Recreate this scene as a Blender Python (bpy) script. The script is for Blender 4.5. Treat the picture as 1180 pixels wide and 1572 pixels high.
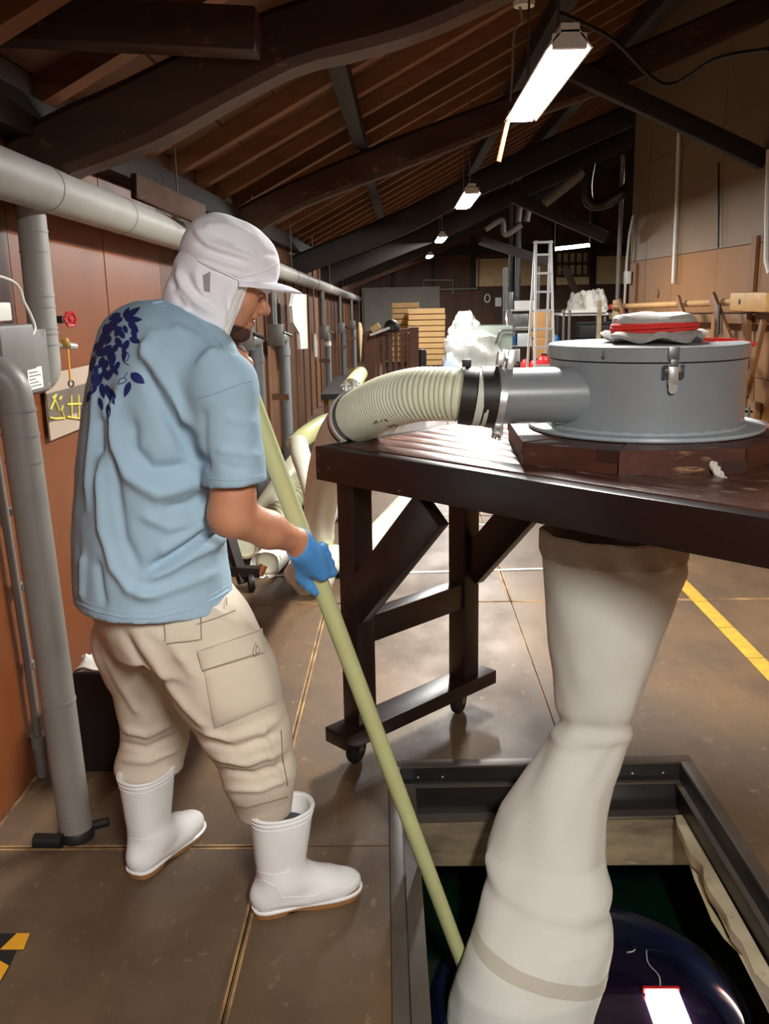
import bpy, bmesh, math, random
import numpy as np
from mathutils import Vector, Matrix, noise as mnoise

for o in list(bpy.data.objects):
    bpy.data.objects.remove(o)
SC = bpy.context.scene
COL = SC.collection
random.seed(7)
RNG = np.random.default_rng(11)
PI = math.pi

# ------------------------------------------------------------------ camera
FPX, CX, CY = 1400.0, 590.0, 786.0
CAM_C = np.array([0.0, 0.0, 1.5])
def _cam_rows():
    v = np.array([(618 - CX) / FPX, -(455 - CY) / FPX, 1.0]); v /= np.linalg.norm(v)
    a = math.radians(0.8)
    u0 = np.array([-math.sin(a), math.cos(a), 0.0])
    u = u0 - v * np.dot(u0, v); u /= np.linalg.norm(u)
    r = np.cross(v, u)
    if r[0] < 0: r = -r
    return np.array([r, v, u])
CAM_M = _cam_rows()                       # rows: world X, Y, Z in (right, up, forward)
cam_data = bpy.data.cameras.new('camera')
cam = bpy.data.objects.new('camera', cam_data); COL.objects.link(cam)
cam_data.sensor_fit = 'VERTICAL'; cam_data.sensor_height = 36.0
cam_data.lens = FPX / 1572.0 * 36.0
cam_data.clip_start = 0.05; cam_data.clip_end = 200
_m = Matrix.Identity(4)
for i in range(3):
    _m[i][0] = CAM_M[i][0]; _m[i][1] = CAM_M[i][1]; _m[i][2] = -CAM_M[i][2]; _m[i][3] = CAM_C[i]
cam.matrix_world = _m
SC.camera = cam

# ------------------------------------------------------------------ world, exposure
w = bpy.data.worlds.new('world'); SC.world = w; w.use_nodes = True
w.node_tree.nodes['Background'].inputs[0].default_value = (0.55, 0.6, 0.7, 1)
w.node_tree.nodes['Background'].inputs[1].default_value = 0.004
vs = SC.view_settings
vs.view_transform = 'Standard'; vs.look = 'None'; vs.gamma = 1.0; vs.use_curve_mapping = False
vs.exposure = 0.55
LAMP_W = 95.0            # one twin-tube fluorescent fixture
TUBE_E = 26.0

# ------------------------------------------------------------------ picture ray -> world point
def ray(x, y):
    return CAM_M @ np.array([(x - CX) / FPX, -(y - CY) / FPX, 1.0])
def W(x, y, Y):
    d = ray(x, y); return CAM_C + d * Y / d[1]
def WZ(x, y, z):
    d = ray(x, y); return CAM_C + d * (z - CAM_C[2]) / d[2]
def WX(x, y, X):
    d = ray(x, y); return CAM_C + d * X / d[0]

# ------------------------------------------------------------------ materials
def lin(c):
    r = []
    for v in c[:3]:
        v = v / 255.0
        r.append(v / 12.92 if v <= 0.04045 else ((v + 0.055) / 1.055) ** 2.4)
    return (r[0], r[1], r[2], 1.0)
MATS = {}
def mat(name, c, rough=0.6, c2=None, scale=(4, 4, 4), amount=0.5, detail=6, bump=0.0, bump_scale=60, metal=0.0, coat=0.0,
        speck=None, speck_scale=30, speck_t=0.68, trans=0.0, alpha=1.0, sheen=0.0, spec=0.5, subs=0.0, coord='Object', rough2=None, stretch=None):
    m = bpy.data.materials.new(name); m.use_nodes = True
    nt = m.node_tree; N = nt.nodes; L = nt.links
    b = N['Principled BSDF']
    b.inputs['Base Color'].default_value = lin(c)
    b.inputs['Roughness'].default_value = rough
    b.inputs['Metallic'].default_value = metal
    b.inputs['Coat Weight'].default_value = coat
    b.inputs['Specular IOR Level'].default_value = spec
    b.inputs['Transmission Weight'].default_value = trans
    b.inputs['Alpha'].default_value = alpha
    b.inputs['Sheen Weight'].default_value = sheen
    if subs: 
        b.inputs['Subsurface Weight'].default_value = subs
        b.inputs['Subsurface Radius'].default_value = (0.02, 0.008, 0.005)
    tc = N.new('ShaderNodeTexCoord')
    col = None
    if c2 is not None:
        mp = N.new('ShaderNodeMapping'); mp.inputs['Scale'].default_value = scale
        L.new(tc.outputs[coord], mp.inputs[0])
        nz = N.new('ShaderNodeTexNoise'); nz.inputs['Scale'].default_value = 1.0
        nz.inputs['Detail'].default_value = detail; nz.inputs['Roughness'].default_value = 0.6
        L.new(mp.outputs[0], nz.inputs['Vector'])
        rp = N.new('ShaderNodeValToRGB')
        rp.color_ramp.elements[0].position = 0.5 - 0.25 * amount * 1.2; rp.color_ramp.elements[0].color = lin(c)
        rp.color_ramp.elements[1].position = 0.5 + 0.25 * amount * 1.2; rp.color_ramp.elements[1].color = lin(c2)
        L.new(nz.outputs[0], rp.inputs[0]); col = rp.outputs[0]
        if rough2 is not None:
            mr = N.new('ShaderNodeMapRange'); mr.inputs[1].default_value = 0.35; mr.inputs[2].default_value = 0.65
            mr.inputs[3].default_value = rough; mr.inputs[4].default_value = rough2
            L.new(nz.outputs[0], mr.inputs[0]); L.new(mr.outputs[0], b.inputs['Roughness'])
    if speck is not None:
        mp2 = N.new('ShaderNodeMapping')
        mp2.inputs['Scale'].default_value = stretch if stretch else (speck_scale,) * 3
        L.new(tc.outputs[coord], mp2.inputs[0])
        n2 = N.new('ShaderNodeTexNoise'); n2.inputs['Scale'].default_value = 1.0; n2.inputs['Detail'].default_value = 5
        n2.inputs['Roughness'].default_value = 0.7
        L.new(mp2.outputs[0], n2.inputs['Vector'])
        r2 = N.new('ShaderNodeValToRGB')
        r2.color_ramp.elements[0].position = speck_t - 0.05; r2.color_ramp.elements[0].color = (0, 0, 0, 1)
        r2.color_ramp.elements[1].position = speck_t + 0.07; r2.color_ramp.elements[1].color = (1, 1, 1, 1)
        L.new(n2.outputs[0], r2.inputs[0])
        mx = N.new('ShaderNodeMix'); mx.data_type = 'RGBA'
        L.new(r2.outputs[0], mx.inputs[0])
        if col is not None: L.new(col, mx.inputs[6])
        else: mx.inputs[6].default_value = lin(c)
        mx.inputs[7].default_value = lin(speck)
        col = mx.outputs[2]
    if col is not None: L.new(col, b.inputs['Base Color'])
    if bump:
        n3 = N.new('ShaderNodeTexNoise'); n3.inputs['Scale'].default_value = bump_scale; n3.inputs['Detail'].default_value = 4
        L.new(tc.outputs[coord], n3.inputs['Vector'])
        bp = N.new('ShaderNodeBump'); bp.inputs['Strength'].default_value = bump; bp.inputs['Distance'].default_value = 0.01
        L.new(n3.outputs[0], bp.inputs['Height']); L.new(bp.outputs[0], b.inputs['Normal'])
    MATS[name] = m
    return m
def emit(name, c, e):
    m = bpy.data.materials.new(name); m.use_nodes = True
    nt = m.node_tree; b = nt.nodes['Principled BSDF']
    b.inputs['Base Color'].default_value = lin(c)
    b.inputs['Emission Color'].default_value = lin(c); b.inputs['Emission Strength'].default_value = e
    MATS[name] = m; return m
def film(name, c, opacity=0.35, rough=0.15):
    m = bpy.data.materials.new(name); m.use_nodes = True
    nt = m.node_tree; N = nt.nodes; L = nt.links
    b = N['Principled BSDF']; b.inputs['Base Color'].default_value = lin(c); b.inputs['Roughness'].default_value = rough
    t = N.new('ShaderNodeBsdfTransparent'); mx = N.new('ShaderNodeMixShader')
    lw = N.new('ShaderNodeLayerWeight'); lw.inputs[0].default_value = 0.4
    ad = N.new('ShaderNodeMath'); ad.operation = 'ADD'; ad.use_clamp = True; ad.inputs[1].default_value = opacity - 0.1
    L.new(lw.outputs['Facing'], ad.inputs[0]); L.new(ad.outputs[0], mx.inputs[0])
    L.new(t.outputs[0], mx.inputs[1]); L.new(b.outputs[0], mx.inputs[2])
    L.new(mx.outputs[0], N['Material Output'].inputs[0])
    MATS[name] = m; return m

mat('floor_sheet', (116, 93, 68), 0.40, (60, 46, 34), (2.6, 1.7, 2), 0.95, bump=0.05, bump_scale=90, speck=(132, 110, 82), stretch=(24, 15, 24), speck_t=0.65, coord='Generated' if False else 'Object', rough2=0.6)
mat('floor_edge', (182, 144, 94), 0.7, (84, 64, 46), (7, 7, 7), 0.55)
mat('wall_brown', (128, 70, 34), 0.40, (102, 54, 26), (2, 2, 2), 0.8, bump=0.03, bump_scale=25, speck=(160, 104, 62), speck_scale=7, speck_t=0.70)
mat('wall_plank', (112, 76, 50), 0.55, (92, 60, 38), (3, 3, .6), 0.8, bump=0.05)
mat('wall_tan', (146, 101, 56), 0.6, (132, 90, 49), (1.5, 1.5, 1.5), 0.8, speck=(120, 84, 52), speck_scale=5, speck_t=0.74)
mat('wall_grey_tan', (132, 108, 84), 0.55, (120, 98, 76), (1.5, 1.5, 1.5), 0.8, speck=(176, 156, 134), speck_scale=6, speck_t=0.72)
mat('wall_dark', (104, 70, 48), 0.7, (48, 32, 24), (2, 2, 2), 0.8)
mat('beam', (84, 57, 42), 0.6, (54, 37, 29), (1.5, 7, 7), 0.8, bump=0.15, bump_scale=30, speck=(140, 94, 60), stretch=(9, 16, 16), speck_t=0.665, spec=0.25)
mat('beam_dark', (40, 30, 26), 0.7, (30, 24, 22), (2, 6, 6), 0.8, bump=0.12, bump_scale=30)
mat('roof_wood', (112, 70, 44), 0.65, (74, 45, 28), (1, 2, 2), 0.8, bump=0.08)
mat('rafter_wood', (150, 98, 60), 0.65, (118, 75, 45), (2, 8, 8), 0.8, bump=0.08)
mat('table_wood', (36, 19, 15), 0.34, (26, 14, 11), (5, 5, 5), 0.8, bump=0.03, speck=(120, 88, 66), speck_scale=20, speck_t=0.76)
mat('table_top', (92, 56, 44), 0.3, (72, 42, 34), (5, 2, 5), 0.8, bump=0.05, speck=(168, 138, 112), stretch=(10, 30, 10), speck_t=0.64)
mat('worn_wood', (92, 48, 32), 0.45, (58, 30, 21), (9, 9, 26), 0.9, bump=0.1, speck=(170, 132, 94), stretch=(8, 8, 44), speck_t=0.645)
mat('worn_wood_dark', (60, 33, 25), 0.45, (42, 24, 18), (9, 9, 9), 0.8, speck=(140, 106, 76), speck_scale=24, speck_t=0.68)
mat('pvc', (122, 127, 130), 0.38, (112, 117, 120), (6, 6, 6), 0.7, bump=0.02, speck=(176, 180, 182), speck_scale=16, speck_t=0.76)
mat('pvc_dark', (134, 129, 122), 0.45, (120, 116, 110), (6, 6, 6), 0.7, bump=0.05, bump_scale=20)
mat('lagging', (158, 156, 150), 0.5, (146, 144, 138), (5, 5, 5), 0.7, bump=0.05, bump_scale=18)
mat('drum_grey', (146, 151, 154), 0.33, (136, 141, 145), (5, 5, 5), 0.7, bump=0.02, bump_scale=25, speck=(190, 196, 198), speck_scale=22, speck_t=0.75)
mat('drum_flange', (172, 180, 184), 0.4, (162, 170, 174), (5, 5, 5), 0.7)
mat('steel', (206, 204, 200), 0.32, metal=0.55)
mat('steel_dull', (140, 140, 138), 0.4, (120, 120, 118), (12, 12, 12), 0.7, metal=0.8)
mat('aluminium', (212, 214, 212), 0.4, metal=0.35)
mat('black_metal', (38, 35, 34), 0.36, (26, 24, 24), (10, 10, 10), 0.8, speck=(130, 122, 112), speck_scale=40, speck_t=0.74)
mat('frame_metal', (104, 94, 84), 0.42, (76, 68, 61), (4, 4, 4), 0.8, metal=0.35, speck=(150, 138, 122), speck_scale=30, speck_t=0.72)
mat('rubber', (22, 21, 21), 0.55)
mat('pale_wood', (196, 182, 150), 0.7, (150, 134, 104), (4, 4, 20), 0.8, bump=0.1, speck=(60, 48, 36), stretch=(14, 14, 40), speck_t=0.66)
mat('dirty_wood', (156, 140, 108), 0.75, (56, 45, 33), (3, 3, 9), 0.8, bump=0.1, speck=(168, 152, 120), stretch=(9, 9, 30), speck_t=0.66)
mat('cloth_white', (226, 222, 212), 0.85, (216, 211, 199), (3, 3, 3), 0.7, bump=0.12, bump_scale=140)
mat('cloth_band', (196, 186, 168), 0.85, bump=0.12, bump_scale=140)
mat('cap_white', (246, 246, 252), 0.8, bump=0.08, bump_scale=160)
mat('cap_mesh', (168, 160, 162), 0.9, bump=0.4, bump_scale=500)
mat('shirt_blue', (164, 193, 211), 0.85, (157, 186, 205), (6, 6, 6), 0.7, bump=0.1, bump_scale=220)
mat('print_navy', (22, 36, 104), 0.8)
mat('trouser_beige', (214, 201, 182), 0.85, (206, 192, 172), (5, 5, 5), 0.7, bump=0.1, bump_scale=240)
mat('seam_beige', (140, 120, 98), 0.85)
mat('boot_white', (236, 235, 233), 0.33, (226, 225, 222), (5, 5, 5), 0.7)
mat('boot_sole', (160, 112, 62), 0.6, (130, 90, 50), (14, 14, 14), 0.7)
mat('boot_inside', (70, 74, 78), 0.8)
mat('boot_mark', (120, 90, 84), 0.7)
mat('skin', (204, 146, 112), 0.5, (190, 128, 96), (10, 10, 10), 0.8, subs=0.1)
mat('stubble', (92, 60, 46), 0.8, (66, 42, 33), (160, 160, 160), 0.9)
mat('lip', (176, 96, 84), 0.5)
mat('eye_white', (228, 222, 214), 0.3)
mat('hair_dark', (34, 25, 22), 0.7)
mat('glove_blue', (84, 152, 216), 0.45, (72, 140, 208), (14, 14, 14), 0.7, bump=0.1, bump_scale=70)
mat('stick', (198, 200, 146), 0.5, (184, 184, 128), (3, 3, 3), 0.7)
mat('hose_cream', (238, 238, 212), 0.42, (230, 230, 200), (5, 5, 5), 0.7)
mat('hose_groove', (176, 178, 136), 0.5)
mat('hose_green', (206, 210, 154), 0.4, (190, 196, 138), (4, 4, 4), 0.7)
mat('hose_grey', (234, 232, 220), 0.4)
mat('hose_white', (222, 222, 204), 0.45)
mat('red_rope', (226, 52, 44), 0.7, bump=0.4, bump_scale=180)
mat('grey_cloth', (188, 184, 176), 0.9, (168, 164, 156), (9, 9, 9), 0.7, bump=0.3, bump_scale=150)
mat('white_rope', (224, 216, 200), 0.9, bump=0.3, bump_scale=200)
mat('yellow', (206, 160, 46), 0.6, (168, 128, 48), (18, 18, 18), 0.8, speck=(116, 92, 60), speck_scale=26, speck_t=0.66)
mat('tape_yellow', (236, 170, 34), 0.55)
mat('tape_black', (26, 24, 23), 0.6, speck=(90, 80, 66), speck_scale=60, speck_t=0.68)
mat('red', (198, 34, 40), 0.4)
mat('orange_tag', (206, 140, 32), 0.5)
mat('white_plastic', (226, 224, 216), 0.45)
mat('white_paper', (232, 230, 224), 0.8)
mat('box_grey', (124, 122, 118), 0.45, (112, 110, 106), (6, 6, 6), 0.7)
mat('ink', (52, 50, 48), 0.8)
mat('red_ink', (204, 60, 52), 0.7)
mat('sign_grey', (104, 94, 80), 0.7, (90, 80, 68), (7, 7, 7), 0.7)
mat('sign_pale', (168, 150, 132), 0.7)
mat('sign_yellow', (212, 196, 84), 0.7)
mat('crate_wood', (218, 178, 120), 0.65, (198, 156, 100), (3, 3, 14), 0.8, bump=0.05)
mat('rail_wood', (112, 70, 44), 0.6, (88, 54, 34), (3, 3, 8), 0.8)
mat('rack_wood', (140, 98, 58), 0.6, (112, 76, 44), (4, 4, 8), 0.8)
mat('pole_wood', (188, 146, 92), 0.55, (168, 126, 76), (3, 3, 3), 0.8)
mat('mallet_wood', (206, 164, 104), 0.55, (182, 138, 82), (4, 12, 12), 0.8)
mat('lamp_white', (232, 232, 228), 0.5)
mat('tank_green', (8, 34, 25), 0.16, (6, 22, 18), (3, 3, 3), 0.8, coat=0.4)
mat('enamel_navy', (14, 20, 40), 0.14, (10, 14, 30), (6, 6, 6), 0.7, coat=0.5)
mat('liquid', (24, 16, 36), 0.04, coat=0.4)
mat('foam', (196, 196, 186), 0.6)
mat('pale_blue', (170, 190, 220), 0.45)
mat('cardboard', (176, 128, 76), 0.75)
mat('blue_plastic', (40, 92, 150), 0.5)
mat('dark_box', (22, 13, 15), 0.6)
mat('machine_green', (140, 150, 138), 0.5, (124, 134, 122), (8, 8, 8), 0.7)
mat('tarp_grey', (132, 128, 120), 0.6, (112, 108, 100), (2, 2, 2), 0.8)
mat('poster_tan', (216, 192, 148), 0.8, (196, 170, 124), (5, 5, 5), 0.8)
mat('copper', (120, 66, 38), 0.5)
mat('cuff_black', (44, 40, 36), 0.5)
film('plastic_film', (236, 236, 232), 0.42, 0.2)
film('plastic_sheet', (236, 238, 234), 0.75, 0.35)
emit('tube_light', (255, 252, 246), TUBE_E)
emit('far_tube', (235, 255, 248), 16.0)
emit('pit_glare', (255, 238, 220), 14.0)  # glow standing in for the bright glare on the tank liquid

# ------------------------------------------------------------------ objects
def link(name, me, m=None, parent=None):
    if m is not None and not len(me.materials):
        me.materials.append(MATS[m] if isinstance(m, str) else m)
    o = bpy.data.objects.new(name, me); COL.objects.link(o)
    if parent is not None: o.parent = parent
    return o
def thing(name, label, cat, group=None, loc=(0, 0, 0), rz=0.0):
    o = bpy.data.objects.new(name, None); COL.objects.link(o)
    o.empty_display_size = 0.05
    o.location = loc; o.rotation_euler = (0, 0, rz)
    o['label'] = label; o['category'] = cat
    if group: o['group'] = group
    return o
def tag(o, label, cat, group=None, kind=None):
    o['label'] = label; o['category'] = cat
    if group: o['group'] = group
    if kind: o['kind'] = kind
    return o
def struct(o):
    o['kind'] = 'structure'; return o
def copy_tree(o, parent=None):
    c = o.copy(); COL.objects.link(c)
    if parent is not None: c.parent = parent
    for ch in list(o.children): copy_tree(ch, c)
    return c

class MB:
    """collects pieces of one mesh"""
    def __init__(s): s.v = []; s.f = []; s.m = []; s.sm = []
    def add(s, vs, fs, mi=0, smooth=False):
        b = len(s.v); s.v += [tuple(map(float, p)) for p in vs]
        for f in fs: s.f.append(tuple(i + b for i in f)); s.m.append(mi); s.sm.append(smooth)
        return s
    def box(s, lo, hi, mi=0, M=None, bev=0.0):
        x0, y0, z0 = lo; x1, y1, z1 = hi
        if bev > 0:
            bm = bmesh.new(); bmesh.ops.create_cube(bm, size=1)
            for v in bm.verts: v.co = Vector(((x0 + x1) / 2 + v.co.x * (x1 - x0), (y0 + y1) / 2 + v.co.y * (y1 - y0), (z0 + z1) / 2 + v.co.z * (z1 - z0)))
            bmesh.ops.bevel(bm, geom=bm.edges[:], offset=bev, segments=2, profile=0.6, affect='EDGES')
            bm.verts.index_update()
            vs = [v.co.copy() for v in bm.verts]; fs = [[v.index for v in f.verts] for f in bm.faces]; bm.free()
        else:
            vs = [Vector(p) for p in ((x0, y0, z0), (x1, y0, z0), (x1, y1, z0), (x0, y1, z0), (x0, y0, z1), (x1, y0, z1), (x1, y1, z1), (x0, y1, z1))]
            fs = [(3, 2, 1, 0), (4, 5, 6, 7), (0, 1, 5, 4), (1, 2, 6, 5), (2, 3, 7, 6), (3, 0, 4, 7)]
        if M is not None: vs = [M @ v for v in vs]
        return s.add(vs, fs, mi)
    def bar(s, p, q, wdt, hgt, up=(0, 0, 1), mi=0, bev=0.0):
        """rectangular bar from p to q; wdt across, hgt along up"""
        p = Vector(p); q = Vector(q); d = (q - p); L = d.length; d.normalize()
        u = Vector(up); u = u - d * u.dot(d); u.normalize(); r = d.cross(u)
        M = Matrix(((r.x, d.x, u.x, p.x), (r.y, d.y, u.y, p.y), (r.z, d.z, u.z, p.z), (0, 0, 0, 1)))
        return s.box((-wdt / 2, 0, -hgt / 2), (wdt / 2, L, hgt / 2), mi, M, bev)
    def tube(s, pts, rad, seg=16, mi=0, cap=True, smooth=True, mis=None, flat=None):
        pts = [Vector(p) for p in pts]; n = len(pts)
        rads = [rad] * n if isinstance(rad, (int, float)) else list(rad)
        T = []
        for i in range(n):
            a = pts[max(i - 1, 0)]; b = pts[min(i + 1, n - 1)]
            t = (b - a); T.append(t.normalized() if t.length > 1e-9 else Vector((0, 0, 1)))
        ref = Vector((0, 0, 1)) if abs(T[0].z) < 0.9 else Vector((1, 0, 0))
        u = (ref - T[0] * ref.dot(T[0])).normalized()
        vs = []
        for i in range(n):
            u = (u - T[i] * u.dot(T[i]))
            u = u.normalized() if u.length > 1e-6 else T[i].orthogonal().normalized()
            w_ = T[i].cross(u)
            for k in range(seg):
                a = 2 * PI * k / seg
                fu = 1.0; fw = 1.0
                if flat: fu, fw = flat
                vs.append(pts[i] + (u * math.cos(a) * fu + w_ * math.sin(a) * fw) * rads[i])
        b = len(s.v); s.v += [tuple(v) for v in vs]
        for i in range(n - 1):
            m_ = mis[i] if mis else mi
            for k in range(seg):
                k2 = (k + 1) % seg
                s.f.append((b + i * seg + k, b + i * seg + k2, b + (i + 1) * seg + k2, b + (i + 1) * seg + k)); s.m.append(m_); s.sm.append(smooth)
        if cap:
            s.f.append(tuple(b + k for k in reversed(range(seg)))); s.m.append(mi); s.sm.append(False)
            s.f.append(tuple(b + (n - 1) * seg + k for k in range(seg))); s.m.append(mi); s.sm.append(False)
        return s
    def lathe(s, prof, seg=32, mi=0, M=None, smooth=True, closed=False):
        """prof: (r, z) pairs"""
        vs = []; n = len(prof)
        for r, z in prof:
            for k in range(seg):
                a = 2 * PI * k / seg; vs.append(Vector((r * math.cos(a), r * math.sin(a), z)))
        if M is not None: vs = [M @ v for v in vs]
        fs = []
        for i in range(n - 1):
            for k in range(seg):
                k2 = (k + 1) % seg; fs.append((i * seg + k, i * seg + k2, (i + 1) * seg + k2, (i + 1) * seg + k))
        if not closed:
            if prof[0][0] > 1e-6: fs.append(tuple(reversed(range(seg))))
            if prof[-1][0] > 1e-6: fs.append(tuple((n - 1) * seg + k for k in range(seg)))
        return s.add(vs, fs, mi, smooth)
    def prism(s, poly, z0, z1, mi=0, M=None):
        n = len(poly)
        vs = [Vector((x, y, z0)) for x, y in poly] + [Vector((x, y, z1)) for x, y in poly]
        if M is not None: vs = [M @ v for v in vs]
        fs = [tuple(reversed(range(n))), tuple(range(n, 2 * n))] + [(i, (i + 1) % n, n + (i + 1) % n, n + i) for i in range(n)]
        return s.add(vs, fs, mi)
    def mesh(s, name, mats):
        me = bpy.data.meshes.new(name)
        me.from_pydata(s.v, [], s.f)
        for m in (mats if isinstance(mats, (list, tuple)) else [mats]):
            me.materials.append(MATS[m] if isinstance(m, str) else m)
        me.polygons.foreach_set('material_index', s.m)
        me.polygons.foreach_set('use_smooth', s.sm)
        me.update()
        bm = bmesh.new(); bm.from_mesh(me)
        bmesh.ops.recalc_face_normals(bm, faces=bm.faces[:]); bm.to_mesh(me); bm.free()
        try: me.set_sharp_from_angle(angle=math.radians(38))
        except Exception: pass
        return me
    def build(s, name, mats, parent=None):
        return link(name, s.mesh(name, mats), None, parent)
def axis_m(p, d, up=(0, 0, 1)):
    """matrix with local Z along d at p"""
    d = Vector(d).normalized(); u = Vector(up)
    if abs(d.dot(u)) > 0.98: u = Vector((1, 0, 0))
    x = u.cross(d).normalized(); y = d.cross(x)
    return Matrix(((x.x, y.x, d.x, p[0]), (x.y, y.y, d.y, p[1]), (x.z, y.z, d.z, p[2]), (0, 0, 0, 1)))
def curve_pts(ctrl, n=40):
    """Catmull-Rom through control points"""
    P = [Vector(c) for c in ctrl]; P = [P[0] * 2 - P[1]] + P + [P[-1] * 2 - P[-2]]
    out = []; m = len(P) - 3
    for j in range(n):
        t = j / (n - 1) * m; i = min(int(t), m - 1); t -= i
        a, b, c, d = P[i:i + 4]
        out.append(0.5 * ((2 * b) + (c - a) * t + (2 * a - 5 * b + 4 * c - d) * t * t + (3 * b - a - 3 * c + d) * t ** 3))
    return out
def one(name, m, fn, parent=None):
    b = MB(); fn(b); return b.build(name, m, parent)

# ================================================================== SETTING
XL, XR = -1.22, 2.45
def roof_z(x): return 2.16 + 0.515 * (x - XL)
Y0, Y1 = -5.0, 23.0
XE = 5.6                              # far bay widens to the right behind the partition
# --- fluorescent fixtures of the room (first seen one is at y 3.2 .. 4.5)
def lamp_fixture(y, label, L=1.28, x=0.55, z=2.27, seen=True):
    t = thing('fluorescent_lamp', label, 'lamp', 'fluorescent lamps along the hall', (x, y, z))
    def hous(b):
        b.prism([(-0.075, 0.0), (-0.03, 0.055), (0.03, 0.055), (0.075, 0.0), (0.07, 0.0), (0.028, 0.048), (-0.028, 0.048), (-0.07, 0.0)], 0, L, 0, Matrix(((1, 0, 0, 0), (0, 0, 1, 0), (0, 1, 0, 0), (0, 0, 0, 1))))
        b.box((-0.03, 0.0, 0.045), (0.03, L, 0.075))
    one('reflector', 'lamp_white', hous, t)
    for sx in (-1, 1):
        one('tube', 'tube_light', lambda b: b.tube([(sx * 0.028, 0.03, 0.02), (sx * 0.028, L - 0.03, 0.02)], 0.015, 10), t)
    for yy in (0.012, L - 0.012):
        one('end_socket', 'lamp_white', lambda b: b.box((-0.055, yy - 0.012, 0.0), (0.055, yy + 0.012, 0.045)), t)
    for yy in (0.25, L - 0.25):
        one('hanger_rod', 'steel_dull', lambda b: b.tube([(0, yy, 0.07), (0, yy, roof_z(x) - z - 0.02)], 0.005, 6), t)
    ld = bpy.data.lights.new('lamp_light', 'AREA'); ld.shape = 'RECTANGLE'; ld.size = 0.10; ld.size_y = L - 0.06
    ld.energy = LAMP_W; ld.color = (1.0, 0.985, 0.955)
    lo = bpy.data.objects.new('lamp_light', ld); COL.objects.link(lo); lo.parent = t
    lo.location = (0, L / 2, -0.004)
    lo.visible_camera = False if False else True
    return t
lamp1 = lamp_fixture(3.22, 'glowing fluorescent lamp nearest the camera, large, with wooden pull stick')
lamp_fixture(7.5, 'glowing fluorescent lamp, second along the row under the roof')
lamp_fixture(12.9, 'small far glowing fluorescent lamp, third along the row')
lamp_fixture(18.6, 'smallest glowing fluorescent lamp at far end of the row')
lamp_fixture(-1.2, 'fluorescent lamp of the row overhead, outside the picture')
lamp_fixture(11.9, 'added unseen fluorescent lamp behind the right wall, brightening far bay', x=3.7, z=2.9)  # added out of view, only to brighten the far end
one('pull_stick', 'copper', lambda b: b.tube([W(781, 176, 4.45) - np.array([0.55, 3.22, 2.27]), W(765, 248, 4.45) - np.array([0.55, 3.22, 2.27])], 0.011, 8), lamp1)

# --- floor: base with sheets laid on it, hole for the pit
PX0, PX1, PY0, PY1 = -0.034, 0.918, 1.42, 2.735          # clear opening in the floor
PIT_A = math.radians(1.5)
floor = struct(one('floor', 'floor_edge', lambda b: [b.box(l, h) for l, h in (
    ((XL - .1, Y0, -0.06), (PX0, Y1, -0.012)), ((PX1, Y0, -0.06), (XE, Y1, -0.012)),
    ((PX0, Y0, -0.06), (PX1, PY0, -0.012)), ((PX0, PY1, -0.06), (PX1, Y1, -0.012)))]))
xs_ = [XL, -0.405, 0.52, 1.45, 2.37, 3.3, 4.2, XE]
ys_ = [-4.2, -1.8, 0.42, 2.275, 4.36, 6.2, 8.0, 9.85, 11.7, 13.5, 15.3, 17.1, 19.0, 21.0, Y1]
for i in range(len(xs_) - 1):
    for j in range(len(ys_) - 1):
        g = 0.0035
        a, b_, c, d = xs_[i] + g, xs_[i + 1] - g, ys_[j] + g, ys_[j + 1] - g
        if a > XR + .1 and ys_[j + 1] < 10: continue
        zt = RNG.uniform(-0.001, 0.001)
        def sheet(b):
            for lo_, hi_ in (((a, c), (b_, c + .009)), ((a, d - .009), (b_, d)), ((a, c), (a + .007, d)), ((b_ - .007, c), (b_, d))):
                for s0, s1 in (((lo_[0], lo_[1]), (hi_[0], hi_[1])),):
                    if not (s0[0] < PX1 and s1[0] > PX0 and s0[1] < PY1 and s1[1] > PY0): b.box((s0[0], s0[1], -.011), (s1[0], s1[1], zt + .0006), 1)
            if b_ <= PX0 or a >= PX1 or d <= PY0 or c >= PY1:
                b.box((a, c, -0.012), (b_, d, zt))
            else:
                if a < PX0: b.box((a, c, -0.012), (PX0, d, zt))
                if b_ > PX1: b.box((PX1, c, -0.012), (b_, d, zt))
                m0, m1 = max(a, PX0), min(b_, PX1)
                if c < PY0: b.box((m0, c, -0.012), (m1, PY0, zt))
                if d > PY1: b.box((m0, PY1, -0.012), (m1, d, zt))
        one('floor_sheet', ['floor_sheet', 'floor_edge'], sheet, floor)
# aluminium edged hatch in the floor
def hatch(b):
    for p, q in (((-0.06, 4.86), (1.5, 4.95)), ((-0.06, 4.86), (-0.02, 5.9)), ((-0.02, 5.9), (1.5, 6.0))):
        b.bar((p[0], p[1], 0.003), (q[0], q[1], 0.003), 0.022, 0.005)
one('hatch_edge', 'aluminium', hatch, floor)

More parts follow.
